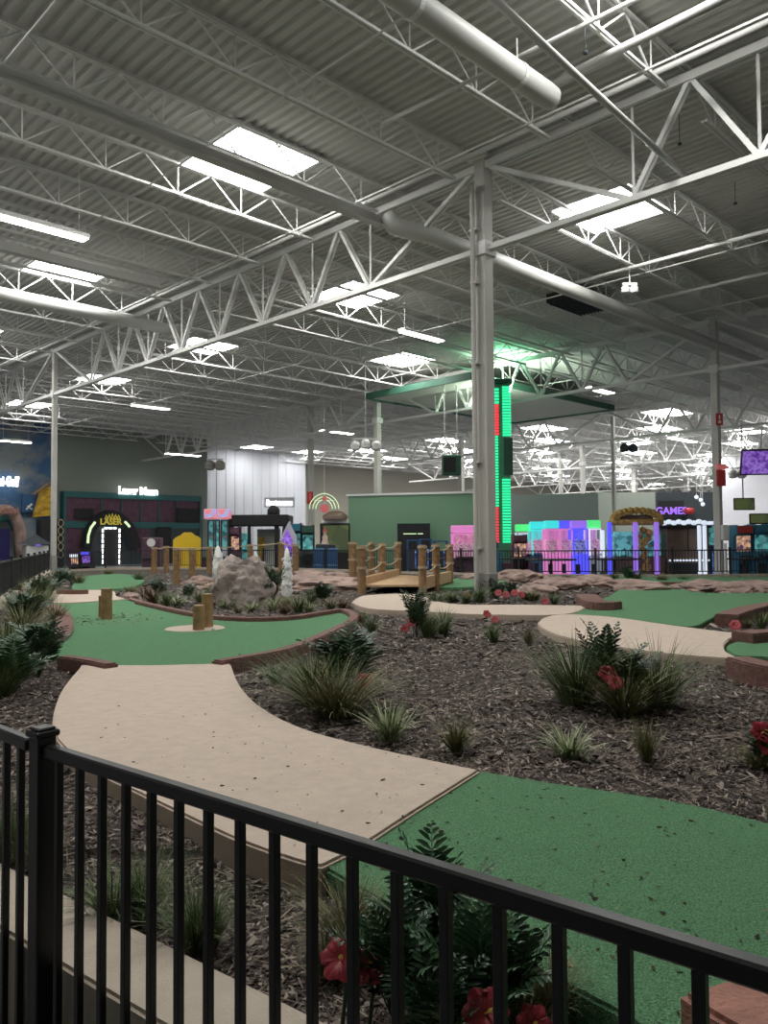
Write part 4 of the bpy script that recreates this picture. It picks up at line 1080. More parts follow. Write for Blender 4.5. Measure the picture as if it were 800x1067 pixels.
def claw(px0, px1, ytop, depth, body, glow, head, label, group='claw machines in the lit row', led=None):
    p, w, h = frame_at(px0, px1, depth, ytop); d = .9; t = thing('claw_machine', label, 'arcade machine', p, 0, group)
    P(t, 'base_cabinet', [((0, 0, h*.2), (w*.96, d, h*.40))], body, .03)
    P(t, 'control_shelf', [((0, -d/2-.08, h*.42), (w*.8, .22, .08))], body, .02)
    P(t, 'prize_door', [((-w*.22, -d/2-.01, h*.18), (w*.3, .03, h*.16))], M['blackmat'])
    P(t, 'prize_pile', [((0, 0, h*.54), (w*.84, d*.8, h*.26))], M['toyglow'] if glow is not M['blueled'] else M['toyblue'], .05)
    P(t, 'back_panel', [((0, d*.42, h*.62), (w*.9, .04, h*.42))], glow)
    P(t, 'corner_frame', [((sx*w*.46, sy*d*.46, h*.62), (.06, .06, h*.44)) for sx in (-1, 1) for sy in (-1, 1)]+[((0, 0, h*.84), (w*.98, d, .05))], led or M['white'])
    P(t, 'glass', [((0, -d*.46, h*.62), (w*.88, .01, h*.40))], M['glass'])
    b = MB(); b.tube([(0, 0, h*.82), (0, 0, h*.72)], .015, 6)
    for k in range(3): a = k*2.1; b.tube([(0, 0, h*.72), (.09*math.cos(a), .09*math.sin(a), h*.68), (.03*math.cos(a), .03*math.sin(a), h*.62)], .01, 5)
    b.build('claw', M['steel'], t)
    P(t, 'header', [((0, -.05, h*.925), (w, d*.6, h*.13))], head, .03)
def cabinet(px0, px1, ytop, depth, body, scr, head, label, name='arcade_cabinet', group='video game cabinets', seat=None):
    p, w, h = frame_at(px0, px1, depth, ytop); d = .9; t = thing(name, label, 'arcade machine', p, 0, group)
    b = MB(); prof = [(d*.5, 0), (d*.5, h), (-d*.35, h), (-d*.40, h*.84), (-d*.05, h*.80), (0, h*.50), (-d*.5, h*.44), (-d*.5, h*.36), (-d*.38, h*.34), (-d*.38, 0)]
    for sx in (-1, 1):
        x0_, x1_ = sx*w/2, sx*(w/2-.05); n = len(prof)
        b.add([(x0_, y, z) for y, z in prof]+[(x1_, y, z) for y, z in prof], [tuple(range(n)), tuple(reversed(range(n, 2*n)))]+[(i, (i+1) % n, n+(i+1) % n, n+i) for i in range(n)])
    b.box((0, d*.15, h*.5), (w*.92, d*.6, h*.97)); b.build('cabinet_body', body, t)
    b = MB(); b.bar((0, -d*.17, h*.52), (0, -d*.20, h*.80), w*.84, .03, 0, (0, 1, 0)); b.build('screen', scr, t)
    P(t, 'marquee', [((0, -d*.36, h*.915), (w*.9, .08, h*.13))], head)
    b = MB(); b.box((0, -d*.33, h*.43), (w*.88, d*.32, .05))
    for sx in (-.2, .2): b.sphere((sx*w, -d*.36, h*.43+.06), .03, 8)
    b.build('control_panel', M['darkpanel'], t)
    P(t, 'coin_door', [((0, -d*.20, h*.2), (w*.4, .06, h*.2))], M['blackmat'])
# right row of lit claw machines
claw(537, 552, 546, 36, M['maroon'], M['whiteled'], M['greenled'], 'claw machine with a pale green lit header at the left of the lit row')
claw(552, 567, 543, 35.5, M['tealpaint'], M['cyanled'], M['cyanled'], 'claw machine with a cyan header next to the pale green one', led=M['cyanled'])
claw(567, 581, 542, 34, M['pinkled'], M['pinkled'], M['cyanled'], 'pink lit claw machine under a cyan header', led=M['pinkled'])
claw(581, 594, 542, 34, M['pinkled'], M['pinkled'], M['blueled'], 'pink lit claw machine under a blue header', led=M['pinkled'])
claw(594.5, 610, 542, 33.5, M['blueled'], M['blueled'], M['purpled'], 'blue glowing claw machine under a purple header', led=M['blueled'])
claw(611, 624, 541.5, 33.5, M['white'], M['pinkled'], M['greenled'], 'claw machine with a bright green header', led=M['whiteled'])
claw(470, 500, 547, 33, M['maroon'], M['toyglow'], M['pinkled'], 'pink topped claw machine left of the central column', led=M['pinkled'])
P0, w0, h0 = frame_at(625, 630, 33, 551); t = thing('light_tower', 'narrow white lit pillar right of the green headed machine', 'lit pillar', P0); P(t, 'base', [((0, 0, .15), (w0*1.2, .3, .3))], M['darkpanel']); P(t, 'tube', [((0, 0, h0*.7), (w0*.8, .15, h0*.55))], M['whiteled'], .03); P(t, 'pole', [((0, .1, h0*.5), (w0*.4, .1, h0))], M['bluepaint'])
# gold ornate pusher with purple blue pillars
p, w, h = frame_at(632, 687, 33, 544); t = thing('gold_game', 'ornate gold topped game between purple blue lit pillars', 'arcade machine', p)
P(t, 'base', [((0, 0, h*.2), (w*.94, 1.6, h*.4))], M['brown'], .05)
b = MB()
for k in range(13):
    a = PI*k/12; b.sphere((-math.cos(a)*w*.44, -.5, h+.08+math.sin(a)*.38), .17, 8)
b.box((0, -.4, h-.02), (w*.98, .5, .24), 0, 0, .04); b.tube([(-math.cos(PI*k/16)*w*.38, -.62, h+.05+math.sin(PI*k/16)*.32) for k in range(17)], .05, 6); b.build('arched_crest', M['gold'], t, True)
P(t, 'crest_panel', [((0, -.45, h+.16), (w*.62, .1, .26))], M['brown'])
P(t, 'play_window', [((0, 0, h*.62), (w*.86, 1.2, h*.42))], M['screen_teal'])
b = MB()
for k in range(26): rn = random.Random(k); b.sphere((w*.11+rn.uniform(-.12, .12)*(1+k*.05), -.72, h*(.18+.027*k)), rn.uniform(.07, .16), 6)
b.build('gold_figure', M['gold'], t)
for px, mt in ((635, 'blueled'), (662, 'purpled'), (684, 'purpled')):
    q = atd(px, 563, 32); x = q.x-p.x; P(t, 'lit_pillar', [((x, q.y-p.y, h*.5), (.17, .17, h*.98))], M[mt], .03)
# brown cabinet with white lit top
p, w, h = frame_at(687, 733, 33, 548); t = thing('brown_game', 'wide brown boxy game with white lit top and pillars', 'arcade machine', p)
P(t, 'body', [((0, 0, h*.5), (w*.94, 1.4, h*.92))], M['brown'], .04); P(t, 'front_seam', [((0, -.71, h*.72), (.02, .02, h*.42))], M['blackmat'])
P(t, 'top_canopy', [((0, -.1, h*.98), (w, 1.6, .12))], M['blackmat'], .03)
b = MB()
for k in range(9): b.sphere((-w*.45+w*.9*k/8, -.3, h+.12+.05*(k % 2)), .15, 8, sc=(1, 1, .7))
b.build('top_lights', M['whiteled'], t, True); P(t, 'belt_lights', [((0, -.76, h*.36), (w*.9, .06, .07))], M['whiteled'])
P(t, 'lower_screen', [((0, -.72, h*.17), (w*.86, .03, h*.28))], M['blackmat'])
for px, mt in ((728.5, 'whiteled'), (734, 'whiteled')):
    q = atd(px, 563, 31.9); P(t, 'lit_pillar', [((q.x-p.x, q.y-p.y, h*.5), (.13, .13, h))], M[mt], .02)
p, w, h = frame_at(737, 744, 33, 545); t = thing('blue_game', 'narrow blue cabinet with white lit crown left of the right column', 'arcade machine', p)
P(t, 'body', [((0, 0, h*.3), (w, .8, h*.6))], M['bluepaint'], .02); P(t, 'lit_front', [((0, -.41, h*.28), (w*.8, .02, h*.4))], M['screen_blue']); P(t, 'upper_box', [((0, 0, h*.78), (w*.95, .7, h*.34))], M['screen_teal']); P(t, 'crown_light', [((0, 0, h*1.0), (w*1.1, .8, .14))], M['whiteled'], .03)
p, w, h = frame_at(752, 759, 28.5, 547); t = thing('grey_box', 'light grey electric box beside the right column', 'electric box', Vector((p.x, p.y, 0))); P(t, 'stand', [((0, 0, .75), (.08, .08, 1.5))], M['steel']); P(t, 'box', [((0, 0, h-.28), (w, .2, .56))], M['duct'], .02)
cabinet(764, 781, 547, 32, M['tealpaint'], M['screen_mix'], M['red'], 'blue game cabinet with a red header at the right')
cabinet(783, 800, 546, 32, M['tealpaint'], M['screen_teal'], M['tealpaint'], 'teal game cabinet at the right edge')
cabinet(801, 816, 546, 32, M['tealpaint'], M['screen_teal'], M['tealpaint'], 'teal game cabinet cut by the right edge')
# alarm box and signs on the right column
q = Vector((c5.x, c5.y, 0)); f5 = q-Vector((0, .27, 0))
za = zat(747, 498, f5); t = thing('alarm_box', 'red alarm box on the right column', 'alarm', (f5.x+.03, f5.y, za)); P(t, 'box', [((0, 0, 0), (.34, .1, .62))], M['red'], .02); P(t, 'horn', [((0, -.02, .42), (.36, .16, .2)), ((.22, -.02, .40), (.14, .1, .1))], M['neonred'], .03)
za = zat(745, 437, f5); t = thing('column_sign', 'small red sign high on the right column', 'sign', (f5.x+.01, f5.y-.02, za)); P(t, 'plate', [((0, 0, 0), (.26, .03, .46))], M['red']); P(t, 'symbol', [((0, -.02, .08), (.05, .01, .16)), ((0, -.02, -.1), (.1, .01, .1))], M['white'])
# televisions at the right
p, w, h = frame_at(778, 812, 30, 465); t = thing('television', 'tilted television with purple picture hanging at the right edge', 'television', Vector((p.x, p.y, h-.6))); t.rotation_euler = (.30, 0, -.15)
P(t, 'casing', [((0, 0, 0), (1.5, .08, 1.0))], M['blackmat'], .02); P(t, 'screen', [((0, -.05, 0), (1.4, .02, .88))], M['screen_purple']); P(t, 'bracket', [((0, .2, .8), (.06, .06, 1.2))], M['steel'])
p, w, h = frame_at(765, 787, 40, 519); t = thing('television', 'dim brown television on the right wall', 'television', Vector((p.x, p.y, h-.3))); P(t, 'casing', [((0, 0, 0), (w, .08, .62))], M['blackmat'], .02); P(t, 'screen', [((0, -.05, 0), (w*.92, .02, .52))], M['screen_dark']); P(t, 'mount_pole', [((0, .1, 3), (.05, .05, 6))], M['steel'])
p, w, h = frame_at(781, 803, 37, 535); t = thing('menu_screen', 'low dark screen at the right edge above the teal cabinet', 'television', Vector((p.x, p.y, h-.25))); P(t, 'casing', [((0, 0, 0), (w, .08, .5))], M['blackmat'], .02); P(t, 'screen', [((0, -.05, 0), (w*.9, .02, .38))], M['screen_dark'])
# small lamps and neon in the far blue room
for i, (px, py) in enumerate(((725.5, 518), (730, 521), (732, 525.5))):
    q = atd(px, py, 58); t = thing('globe_lamp', f'small white globe lamp in the far blue room, {["upper left", "middle", "lower right"][i]} of three', 'lamp', q, 0, 'white globe lamps'); b = MB(); b.sphere((0, 0, 0), .15, 12); b.build('globe', M['whiteled'], t, True); b = MB(); b.tube([(0, 0, .2), (0, 0, 5.5-q.z+2)], .015, 5); b.build('cord', M['steel'], t)
p, w, h = frame_at(686, 713, 59.5, 526); t = thing('neon_sign', 'dim neon letters on the dark far room', 'sign', Vector((p.x, p.y, h-.7))); P(t, 'board', [((0, 0, .35), (w, .08, 1.3))], M['blackmat']); text(t, 'GAMES', .75, (0, -.08, 0), M['purpled'], 'sign_letters', bold=.02)
# red bases of the far columns
for (px, yb, lab) in ((714.5, 536, 'red ring on the far column right of the gold game'),):
    q = atd(px, 533, 60); t = thing('column_ring', lab, 'sign', (q.x, q.y-.6, q.z)); b = MB(); b.lathe([(.30, -.2), (.38, -.1), (.38, .15), (.28, .25)], n=16); b.build('ring', M['red'], t, True); P(t, 'hub', [((0, 0, 0), (.3, .3, .3))], M['red'])

# ---------------- LED tower behind the central column
p, w, h = frame_at(509.5, 535, 36, 400); t = thing('drop_tower', 'tall green tower ride with red and green LED strips', 'tower', p)
P(t, 'shell', [((0, .3, h/2), (w*.80, .8, h))], M['tower'], .04)
def strip(x0, x1, y0, y1, m_, nm):
    a, c_ = atd(x0, y0, 35.6), atd(x1, y1, 35.6); n = max(2, int((y1-y0)/2.9)); b = MB()
    for i in range(n):
        z = a.z+(c_.z-a.z)*(i+.5)/n; b.box(((a.x+c_.x)/2-p.x, -.14, z), (c_.x-a.x, .08, abs(c_.z-a.z)/n*.62))
    b.build(nm, m_, t)
for (y0, y1, m_) in ((403, 420, 'ledg'), (420, 453, 'ledr'), (453, 528, 'ledg'), (528, 566, 'ledr')): strip(510.5, 520.5, y0, y1, M[m_], 'light_strip')
for (y0, y1, m_) in ((401, 454, 'ledg'), (498, 566, 'ledg')): strip(524, 533.5, y0, y1, M[m_], 'light_strip')
P(t, 'dark_window', [((.35, -.12, zat(529, 476, p)), (.4, .05, 1.7))], M['fascia'])
P(t, 'station', [((0, -.2, .35), (w*2.2, 1.6, .7))], M['maroon'], .05)
P(t, 'head_cap', [((0, .3, h+.1), (w, 1, .2))], M['fascia'])
gl = area_light('tower_glow_fill', (p.x, p.y+.3, h+.45), .8, 45, (.25, 1, .5), (PI, 0, 0)); gl2 = area_light('panel_glow_fill', (p.x+.3, p.y+1.2, h-.3), .8, 520, (.78, 1, .78), (PI-.9, 0, 0))  # added fills without fixtures, standing in for the tower's glow on ceiling and panel
p, w, h = frame_at(500, 522, 33.5, 562); t = thing('blue_seat_booth', 'low dark blue booth at the foot of the tower', 'booth', p); P(t, 'base', [((0, 0, h*.35), (w, .9, h*.7))], M['tealpaint'], .05); P(t, 'roof', [((0, 0, h*.86), (w*.7, .5, h*.28))], M['bluepaint'], .15)
cabinet(534, 548, 557, 33, M['maroon'], M['screen_mix'], M['maroon'], 'dark red low cabinet right of the tower')
# ---------------- tables before the fence
for (px, yy, d, w_, lab) in ((540, 576.5, 32.2, 1.7, 'dark round table behind the fence left of the pink machines'), (574, 581, 29.7, 1.9, 'dark round table behind the fence below the pink machines'), (640, 577, 30, 2.0, 'dark round table before the gold topped game'), (775, 578, 28.8, 1.2, 'dark round table at the right behind the fence'), (455, 580, 32, 1.6, 'dark round table behind the right bridge railing')):
    q = atd(px, yy, d); t = thing('round_table', lab, 'table', (q.x, q.y, 0), 0, 'dark round tables'); z = min(.95, max(.72, q.z)); b = MB(); b.lathe([(0, z-.05), (w_/2-.02, z-.05), (w_/2, z-.025), (w_/2-.02, z), (0, z)], n=24); b.build('table_top', M['blackmat'], t)
    b = MB(); b.lathe([(.35, 0), (.33, .04), (.06, .08), (.05, z-.05)], n=12); b.build('pedestal', M['darkpanel'], t)
# ---------------- green wall doorway, frames and kiosks
p, w, h = frame_at(414, 448, 40, 545.5); t = thing('dark_doorway', 'black doorway board in the green wall', 'doorway', Vector((p.x, p.y, 0))); P(t, 'opening', [((0, 0, h/2), (w, .3, h))], M['blackmat']); P(t, 'lintel_lines', [((-w*.12, -.16, h-.52), (w*.4, .02, .04)), ((w*.2, -.16, h-.52), (w*.16, .02, .04))], M['neon'])
for (x0_, x1_, yt, lab) in ((424, 436, 563, 'blue framed game stand before the black doorway, left'), (437, 449, 562, 'blue framed game stand before the black doorway, right'), (452, 466, 564, 'blue framed game stand right of the black doorway')):
    p, w, h = frame_at(x0_, x1_, 35, yt); t = thing('blue_stand', lab, 'game stand', p, 0, 'blue framed stands'); P(t, 'frame', [((sx*w*.46, sy*.35, h/2), (.06, .06, h)) for sx in (-1, 1) for sy in (-1, 1)]+[((0, 0, h), (w, .8, .06)), ((0, 0, .25), (w, .8, .06))], M['bluepaint']); P(t, 'box', [((0, 0, h*.5), (w*.7, .5, h*.5))], M['darkpanel'], .03); P(t, 'light_edge', [((w*.2, -.27, h*.5), (.04, .02, h*.5))], M['screen_blue'])
p, w, h = frame_at(334, 364.5, 39.5, 545.5); t = thing('dark_kiosk', 'large dark kiosk with dim greenish screen left of the green wall', 'kiosk', p); P(t, 'body', [((0, 0, h/2), (w, .8, h))], M['blackmat'], .03); P(t, 'screen', [((.05, -.42, h*.70), (w*.86, .03, h*.52))], M['screen_dark']); P(t, 'white_top', [((0, 0, h+.12), (w*.9, .5, .26))], M['white'], .04); b = MB(); b.lathe([(0, .45), (.35, .4), (.62, .2), (.65, 0)], (0, 0, h+.2), 16); b.build('dome', M['brown'], t, True)
p, w, h = frame_at(328, 349, 37.3, 566); t = thing('seated_game', 'dark blue seated game in front of the dark kiosk', 'arcade machine', p); P(t, 'seat', [((-.3, -.1, .45), (.5, .6, .3)), ((.35, -.1, .45), (.5, .6, .3))], M['bluepaint'], .08); P(t, 'backrest', [((-.3, .2, .9), (.5, .16, .9)), ((.35, .2, .9), (.5, .16, .9))], M['bluepaint'], .06); P(t, 'dash', [((0, .5, h*.5), (w, .4, h*.95))], M['darkpanel'], .05)
q = atd(338.5, 562, 38.0); t = thing('cream_figure', 'small pale statue figure on the dark blue game', 'figure', (q.x, q.y, q.z-.35)); b = MB(); b.lathe([(.22, 0), (.20, .1), (.12, .35), (.14, .45), (.06, .6), (.08, .68), (.05, .78), (0, .8)], n=12); b.build('robe', M['skin'], t, True); b = MB(); b.lathe([(.12, .72), (.05, .8), (0, 1.0)], n=10); b.build('pointed_hat', M['red'], t, True)
cabinet(303, 314, 545, 39, M['darkpanel'], M['screen_teal'], M['tealpaint'], 'dark teal game cabinet right of the purple diamond game')
cabinet(315, 327, 547, 39, M['darkpanel'], M['screen_teal'], M['fascia'], 'dark green game cabinet under the red sign')
q = atd(323.5, 519, 46.5); t = thing('column_sign', 'red vertical sign on the slim column left of the green wall', 'sign', q-Vector((0, .3, 0))); P(t, 'plate', [((0, 0, 0), (.36, .06, .72))], M['red'], .02); P(t, 'stripe', [((0, -.04, .05), (.06, .01, .4))], M['neonred'])
# neon arch sign
q = atd(338, 528, 44); t = thing('neon_arch', 'yellow green neon arch sign with a red disc', 'sign', q)
for r in (.78, .60, .44):
    b = MB(); b.tube([(-math.cos(PI*k/18)*r*1.05-.02, 0, math.sin(PI*k/18)*r*.95-.12*abs(k-9)/9) for k in range(19)], .022, 6); b.build('neon_tube', M['neon'], t)
b = MB(); b.tube([(0, .02, -.1), (0, -.03, -.1)], .24, 20); b.build('red_disc', M['neonred'], t); b = MB(); b.tube([(0, .02, .45), (0, -.03, .45)], .14, 16); b.build('upper_disc', M['neonred'], t)
b = MB(); b.tube([(0, .05, .7), (0, .05, 9.6-q.z)], .015, 5); b.tube([(-.6, .05, .35), (.6, .05, .35)], .02, 5); b.tube([(0, .05, .8), (0, .05, -.2)], .02, 5); b.build('hanger', M['steel'], t)

# ---------------- basketball games, black pavilion, purple game
for (x0_, x1_, lab) in ((214, 227, 'basketball game with orange and blue header, the left one'), (228, 241.5, 'basketball game with orange and blue header, the right one')):
    p, w, h = frame_at(x0_, x1_, 40, 531); t = thing('basketball_game', lab, 'arcade machine', p, 0, 'tall basketball games')
    P(t, 'frame', [((sx*w*.46, sy, h*.42), (.07, .07, h*.84)) for sx in (-1, 1) for sy in (-.9, .5)]+[((0, .5, h*.84), (w, .07, .07)), ((0, -.2, .9), (w, 1.5, .1))], M['darkpanel'])
    P(t, 'header', [((0, -.2, h*.93), (w, .4, h*.15))], M['header_mix'], .03); P(t, 'backboard', [((0, .55, h*.62), (w*.86, .05, h*.42))], M['screen_teal']); P(t, 'ramp', [((0, -.2, .62), (w*.86, 1.4, .5))], M['maroon'], .03)
    b = MB(); b.tube([(.19*math.cos(2*PI*k/16), .25+.19*math.sin(2*PI*k/16), h*.58) for k in range(17)], .015, 5); b.build('hoop', M['neonred'], t)
p, w, h = frame_at(242, 303, 41, 537); t = thing('black_pavilion', 'long black roofed booth before the bright ribbed wall', 'booth', p)
P(t, 'roof', [((0, 0, h-.28), (w, 2.2, .56))], M['blackmat'], .04); P(t, 'post', [((-w*.47, -.9, h/2-.2), (.3, .2, h-.4))], M['blackmat']); P(t, 'post', [((-w*.16, -.9, h/2-.2), (.14, .2, h-.4))], M['blackmat']); P(t, 'post', [((w*.30, -.9, h/2-.2), (.22, .2, h-.4))], M['blackmat'])
P(t, 'side_panel', [((-w*.33, .6, h*.4), (w*.24, .1, h*.6))], M['screen_teal']); P(t, 'white_interior', [((w*.08, .9, h*.42), (w*.4, .1, h*.7))], M['white']); P(t, 'yellow_figure', [((-w*.02, .3, h*.42), (.3, .3, h*.45))], M['goldcloth'], .1)
b = MB(); b.sphere((w*.22, -.3, h+.15), .34, 10, sc=(1, 1, 1.1)); b.tube([(w*.22, -.3, 0+h-.2), (w*.22, -.3, h+.2)], .2, 10); b.build('roof_ornament', M['blackmat'], t, True)
b = MB(); b.add([(w*.30, -1.05, h*.15), (w*.42, -1.05, h*.12), (w*.52, -1.05, h*.9), (w*.44, -1.05, h*.92)], [(0, 1, 2, 3)]); bar = MB(); bar.bar((w*.36, -1.0, h*.1), (w*.47, -1.0, h*.92), .28, .16, 0, (0, 1, 0)); bar.build('leaning_post', M['blackmat'], t)
p, w, h = frame_at(293, 309, 38.6, 543); t = thing('purple_game', 'arcade game with a glowing purple diamond shaped screen', 'arcade machine', p)
b = MB(); n = [(0, h), (w*.5, h*.72), (w*.5, h*.30), (w*.3, h*.16), (-w*.3, h*.16), (-w*.5, h*.30), (-w*.5, h*.72)]
b.add([(x, .0, z) for x, z in n]+[(x, .5, z) for x, z in n], [tuple(range(7)), tuple(reversed(range(7, 14)))]+[(i, (i+1) % 7, 7+(i+1) % 7, 7+i) for i in range(7)]); b.build('hood', M['walllg'], t)
b = MB(); n2 = [(x*.66-.08, h*.55+(z-h*.55)*.72) for x, z in n]; b.add([(x, -.04, z) for x, z in n2]+[(x, 0, z) for x, z in n2], [tuple(range(7))]+[(i, (i+1) % 7, 7+(i+1) % 7, 7+i) for i in range(7)]); b.build('screen', M['screen_purple'], t)
P(t, 'base', [((0, .25, h*.1), (w*.8, .6, h*.2))], M['blackmat'], .04)
cabinet(241, 250, 549, 39.6, M['maroon'], M['screen_mix'], M['maroon'], 'narrow maroon cabinet right of the basketball games')

# ---------------- maze front, mural wall and their signs (all on the left building wall)
def onwall(px, py, off=.0):
    p = on_s(px, WS-off); return Vector((p.x, p.y, zat(px, py, p)))
def wall_box(t, name, x0_, x1_, y0, y1, m_, off, th, bev=0):
    a = onwall(x0_, y0, off); c_ = onwall(x1_, y0, off); zt_ = onwall((x0_+x1_)/2, y0, off).z; zb_ = max(0, onwall((x0_+x1_)/2, y1, off).z)
    b = MB(); mid = (a+c_)/2; b.box((mid.x, mid.y, (zt_+zb_)/2), ((c_-a).xy.length, th, zt_-zb_), ANG_U, 0, bev); return b.build(name, m_, t)
t = thing('maze_facade', 'teal and maroon panelled maze front along the left wall', 'maze front', (0, 0, 0))
zf = onwall(136, 514.5, .5).z; z2 = onwall(136, 520.5, .5).z; z3 = onwall(136, 544, .5).z; z4 = onwall(136, 550.5, .5).z
a, c_ = on_s(64, WS-.5), on_s(207.5, WS-.5); L = (c_-a).length; mid = (a+c_)/2
def run(name, z0, z1, m_, th=.5, s0=0, s1=1, off=0):
    b = MB(); q = a.lerp(c_, (s0+s1)/2) - V*off; b.box((q.x, q.y, (z0+z1)/2), (L*(s1-s0), th, z1-z0), ANG_U); return b.build(name, m_, t)
run('top_band', z2, zf, M['teal'], .7); run('middle_band', z4, z3, M['teal'], .7); run('upper_panels', z3, z2, M['maroon']); run('lower_wall', 0, z4, M['darkpanel'], .5, .12, 1); run('lower_panel', 0, z4, M['maroon'], .5, 0, .12); run('lower_panel', .8, z4, M['maroon'], .56, .50, .60); run('side_pillar', 0, zf, M['teal'], .74, 0, .015); run('side_pillar', 0, zf, M['teal'], .74, .985, 1)
for px in (104, 125, 145, 163.5, 182):
    s = ((on_s(px, WS-.5)-a).length)/L; run('mullion', z3, z2, M['teal'], .62, s-.004, s+.004)
for px in (104, 137):
    s = ((on_s(px, WS-.5)-a).length)/L; run('lower_mullion', 0, z4, M['teal'], .62, s-.004, s+.004)
wall_box(t, 'dark_sign', 78, 97, 530, 540, M['blackmat'], .9, .12); wall_box(t, 'dark_sign', 184, 207, 530, 544, M['blackmat'], .9, .12); wall_box(t, 'side_opening', 163, 178, 549, 592, M['blackmat'], .85, .12)
t2 = thing('maze_entrance', 'black maze doorway edged with white dashes and arched sign', 'doorway', (0, 0, 0))
wall_box(t2, 'opening', 108, 124, 552, 594, M['blackmat'], 1.0, .3)
b = MB()
for k in range(8):
    for px in (107, 124.5):
        y0 = 551+k*5.4; p0, p1 = onwall(px, y0, 1.3), onwall(px, y0+3.9, 1.3)
        if p1.z > 0.05: b.bar(p0, p1, .09, .1)
for px in (109, 113.5, 118): b.bar(onwall(px, 550.4, 1.3), onwall(px+3, 550.4, 1.3), .1, .12)
b.build('dash_lights', M['signwhite'], t2)
b = MB(); pts = []
for k in range(15):
    aa = PI*.02+PI*.96*k/14; pts.append(onwall(115.5-25*math.cos(aa), 574-36*math.sin(aa), 1.1))
b.tube(pts, .5, 6); b.build('rough_arch', M['blackmat'], t2)
b = MB(); b.tube([onwall(x, y, 1.8) for x, y in ((91.5, 566), (92, 558), (94.5, 550), (99, 544))], .09, 6); b.build('neon_tube', M['neon'], t2)
b = MB(); b.tube([onwall(x, y, 1.8) for x, y in ((130, 543.5), (132.5, 546), (135, 549))], .09, 6); b.build('neon_tube', M['neon'], t2)
wall_box(t2, 'arch_sign', 106, 125, 536, 548, M['blackmat'], 1.7, .15)
q = onwall(115.5, 546.5, 1.95); text(t2, 'LASER', .62, q, M['prize'], 'sign_letters', (PI/2, 0, ANG_U), .02, 1.0); q = onwall(115.5, 539.5, 1.95)
b = MB()
for k in range(5): b.tube([onwall(109+k*3.2, 541, 1.9), onwall(110.6+k*3.2, 537-(2-abs(k-2))*.8, 1.9), onwall(112.2+k*3.2, 541, 1.9)], .05, 5)
b.build('gold_crest', M['prize'], t2)
t3 = thing('wall_sign', 'white lit sign over the maze front', 'sign', onwall(144, 515, 1.0), ANG_U); Lw = (on_s(163.5, WS-1)-on_s(122.5, WS-1)).length
P(t3, 'raceway', [((0, .1, .28), (Lw, .06, .1))], M['blackmat']); o = text(t3, 'Laser Maze', 1.0, (0, 0, 0), M['signwhite'], 'sign_letters', bold=.045, extrude=.05); o.scale.x = Lw/max(.1, o.dimensions.x)*1.0; o.scale.y = .62/max(.1, o.dimensions.y)
t4 = thing('wall_sign', 'white lit sign over the cloud mural at the left edge', 'sign', onwall(18.5, 506.5, .6), ANG_U); o = text(t4, 'Mini-Golf', 1.0, (0, 0, 0), M['signwhite'], 'sign_letters', bold=.05, extrude=.05, align='RIGHT'); Lg = (on_s(18.5, WS-.6)-on_s(-10, WS-.6)).length; o.scale.x = Lg/max(.1, o.dimensions.x); o.scale.y = .72/max(.1, o.dimensions.y)
P(t4, 'raceway', [((-Lg/2, .1, .3), (Lg, .06, .1))], M['blackmat'])
q = atd(291, 525.5, 60); t5 = thing('wall_sign', 'white lit restroom sign on the bright ribbed wall', 'sign', (q.x, q.y, q.z)); P(t5, 'backer', [((0, .1, .15), (2.3, .1, .75))], M['walllg'], .02); text(t5, 'Restrooms', .62, (0, 0, -.08), M['signwhite'], 'sign_letters', bold=.02, sx=.72)
# pirate themed mural front
t = thing('mural_facade', 'colourful cave shaped golf facade low on the mural wall', 'facade', (0, 0, 0))
wall_box(t, 'purple_doorway', -6, 9.5, 551, 600, mat('deep violet door', (.012, .008, .10), .6), .9, .2)
b = MB(); b.tube([onwall(x, y, 1.2) for x, y in ((-8, 546), (-2, 540), (4, 538.5), (10, 540), (15, 546), (17, 552))], .32, 8); b.build('teal_arch', M['teal'], t, True)
b = MB(); b.tube([onwall(x, y, 1.4) for x, y in ((-8, 537), (0, 531.5), (8, 532), (15, 538), (19, 546), (21, 556), (22, 570), (22, 585))], .42, 8); b.build('pink_rock_arch', M['redrock'], t, True)
wall_box(t, 'column', 15.5, 20, 553, 590, M['teal'], 1.1, .3, .05)
text(t, 'MINI GOLF', .5, onwall(4, 534.5, 2.0), M['terra'], 'arch_letters', (PI/2, 0, ANG_U), .03, .8)
t = thing('hanging_banner', 'dark blue banner with a crossed mark on the mural wall', 'banner', (0, 0, 0)); wall_box(t, 'cloth', 22.5, 38.5, 515.5, 534, M['bluepaint'], .5, .1); b = MB(); b.tube([onwall(27, 531, .7), onwall(33, 525, .7)], .07, 5); b.tube([onwall(28, 527, .7), onwall(33, 531, .7)], .05, 5); b.build('crossed_mark', M['white'], t)
t = thing('gold_sail', 'draped gold cloth sail beside the left column', 'sail', (0, 0, 0)); b = MB(); n = 8; vs = []
for i in range(n+1):
    for j in range(n+1):
        s, r = i/n, j/n; x = 33+(1-s)*8+s*23*r*1.0+(1-s)*r*16; y = 511-r*6*(1-s)+s*28-s*r*2; q = onwall(min(x, 60), y, .8+.25*math.sin(i*2.2+j*.6)); vs.append(q)
b.add(vs, [(i*(n+1)+j, (i+1)*(n+1)+j, (i+1)*(n+1)+j+1, i*(n+1)+j+1) for i in range(n) for j in range(n)]); b.build('cloth', M['goldcloth'], t, True); b = MB(); b.tube([onwall(34, 515, 1), onwall(58, 499, 1)], .09, 6); b.build('spar', M['wood'], t)
q = on_s(37, WS-6); t = thing('white_toy_booth', 'small white booth with a pointed roof before the mural', 'booth', (q.x, q.y, 0), ANG_U); hh = zat(37, 556, q)
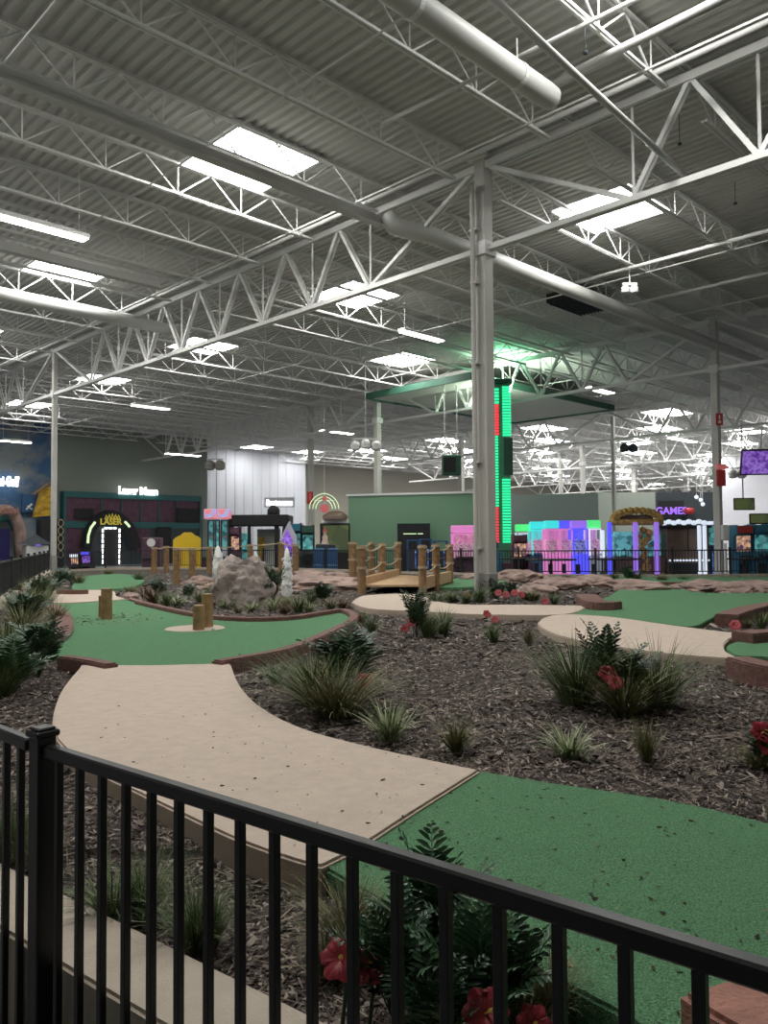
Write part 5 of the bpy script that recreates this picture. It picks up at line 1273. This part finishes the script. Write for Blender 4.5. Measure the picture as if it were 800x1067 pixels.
P(t, 'cabin', [((0, 0, hh*.42), (1.4, .8, hh*.5))], M['white'], .05); b = MB(); b.lathe([(1.1, hh*.7), (.6, hh*.82), (.0, hh)], n=4); b.build('roof', M['darkpanel'], t); P(t, 'base', [((0, 0, hh*.1), (1.8, 1, hh*.2))], M['blackmat'], .04); P(t, 'lamp', [((0, -.45, hh*.72), (.3, .1, .25))], M['purpled'])
q = on_s(52, WS-4); t = thing('dark_cabinet', 'tall dark cabinet with looped pale rope beside the left column', 'cabinet', (q.x, q.y, 0), ANG_U); hh = zat(52, 541, q); P(t, 'body', [((0, 0, hh/2), (1.6, .8, hh))], M['blackmat'], .05)
for k in range(5):
    b = MB(); b.tube([(.55+.18*math.cos(2*PI*j/12), -.45, hh*(.92-.16*k)+.24*math.sin(2*PI*j/12)) for j in range(13)], .03, 5); b.build('rope_loop', M['rope'], t)
P(t, 'shelf', [((0, -.45, hh*.3), (1.5, .1, .05))], M['darkpanel'])
# games and yellow board before the maze
for (x0_, x1_, yt, lab) in ((75, 84, 577, 'small dark game with white lights right of the left column'), (86, 96, 574, 'small blue lit game before the maze arch')):
    cabinet(x0_, x1_, yt, 41, M['blackmat'], M['screen_mix'] if x0_ < 80 else M['screen_purple'], M['whiteled'] if x0_ < 80 else M['blueled'], lab)
p, w, h = frame_at(180.6, 210.4, 41, 556); t = thing('yellow_board', 'bright yellow cutout board with scalloped top behind rope fence', 'board', p)
b = MB(); pts = [(-w/2, .05), (w/2, .05), (w/2, h*.84)]
for k in range(25):
    s = k/24; x = w/2-s*w; zz = h*.86+h*.16*math.sin(PI*s)**1.5+.05*abs(math.sin(s*PI*4)); pts.append((x*.98, zz))
pts.append((-w/2, h*.84)); n = len(pts)
b.add([(x, -.06, z) for x, z in pts]+[(x, .06, z) for x, z in pts], [tuple(range(n)), tuple(reversed(range(n, 2*n)))]+[(i, n+i, n+(i+1) % n, (i+1) % n) for i in range(n)]); b.build('panel', M['yellow'], t)
b = MB()
for sx in (-.32, -.22, .22, .32): b.box((w*sx, -.08, h*.32), (.06, .04, h*.5))
b.build('slat', M['goldcloth'], t); P(t, 'foot', [((-w*.3, 0, .03), (.1, .6, .06)), ((w*.3, 0, .03), (.1, .6, .06))], M['darkpanel'])
p, w, h = frame_at(150, 168, 42, 560); t = thing('low_game', 'low dark game with a small white disc left of the yellow board', 'arcade machine', p); P(t, 'body', [((0, 0, h/2), (w, .8, h))], M['maroon'], .05); b = MB(); b.tube([(w*.05, -.42, h*.86), (w*.05, -.46, h*.86)], .22, 16); b.build('disc', M['white'], t); P(t, 'shelf', [((0, -.5, h*.45), (w*.9, .3, .08))], M['darkpanel'])
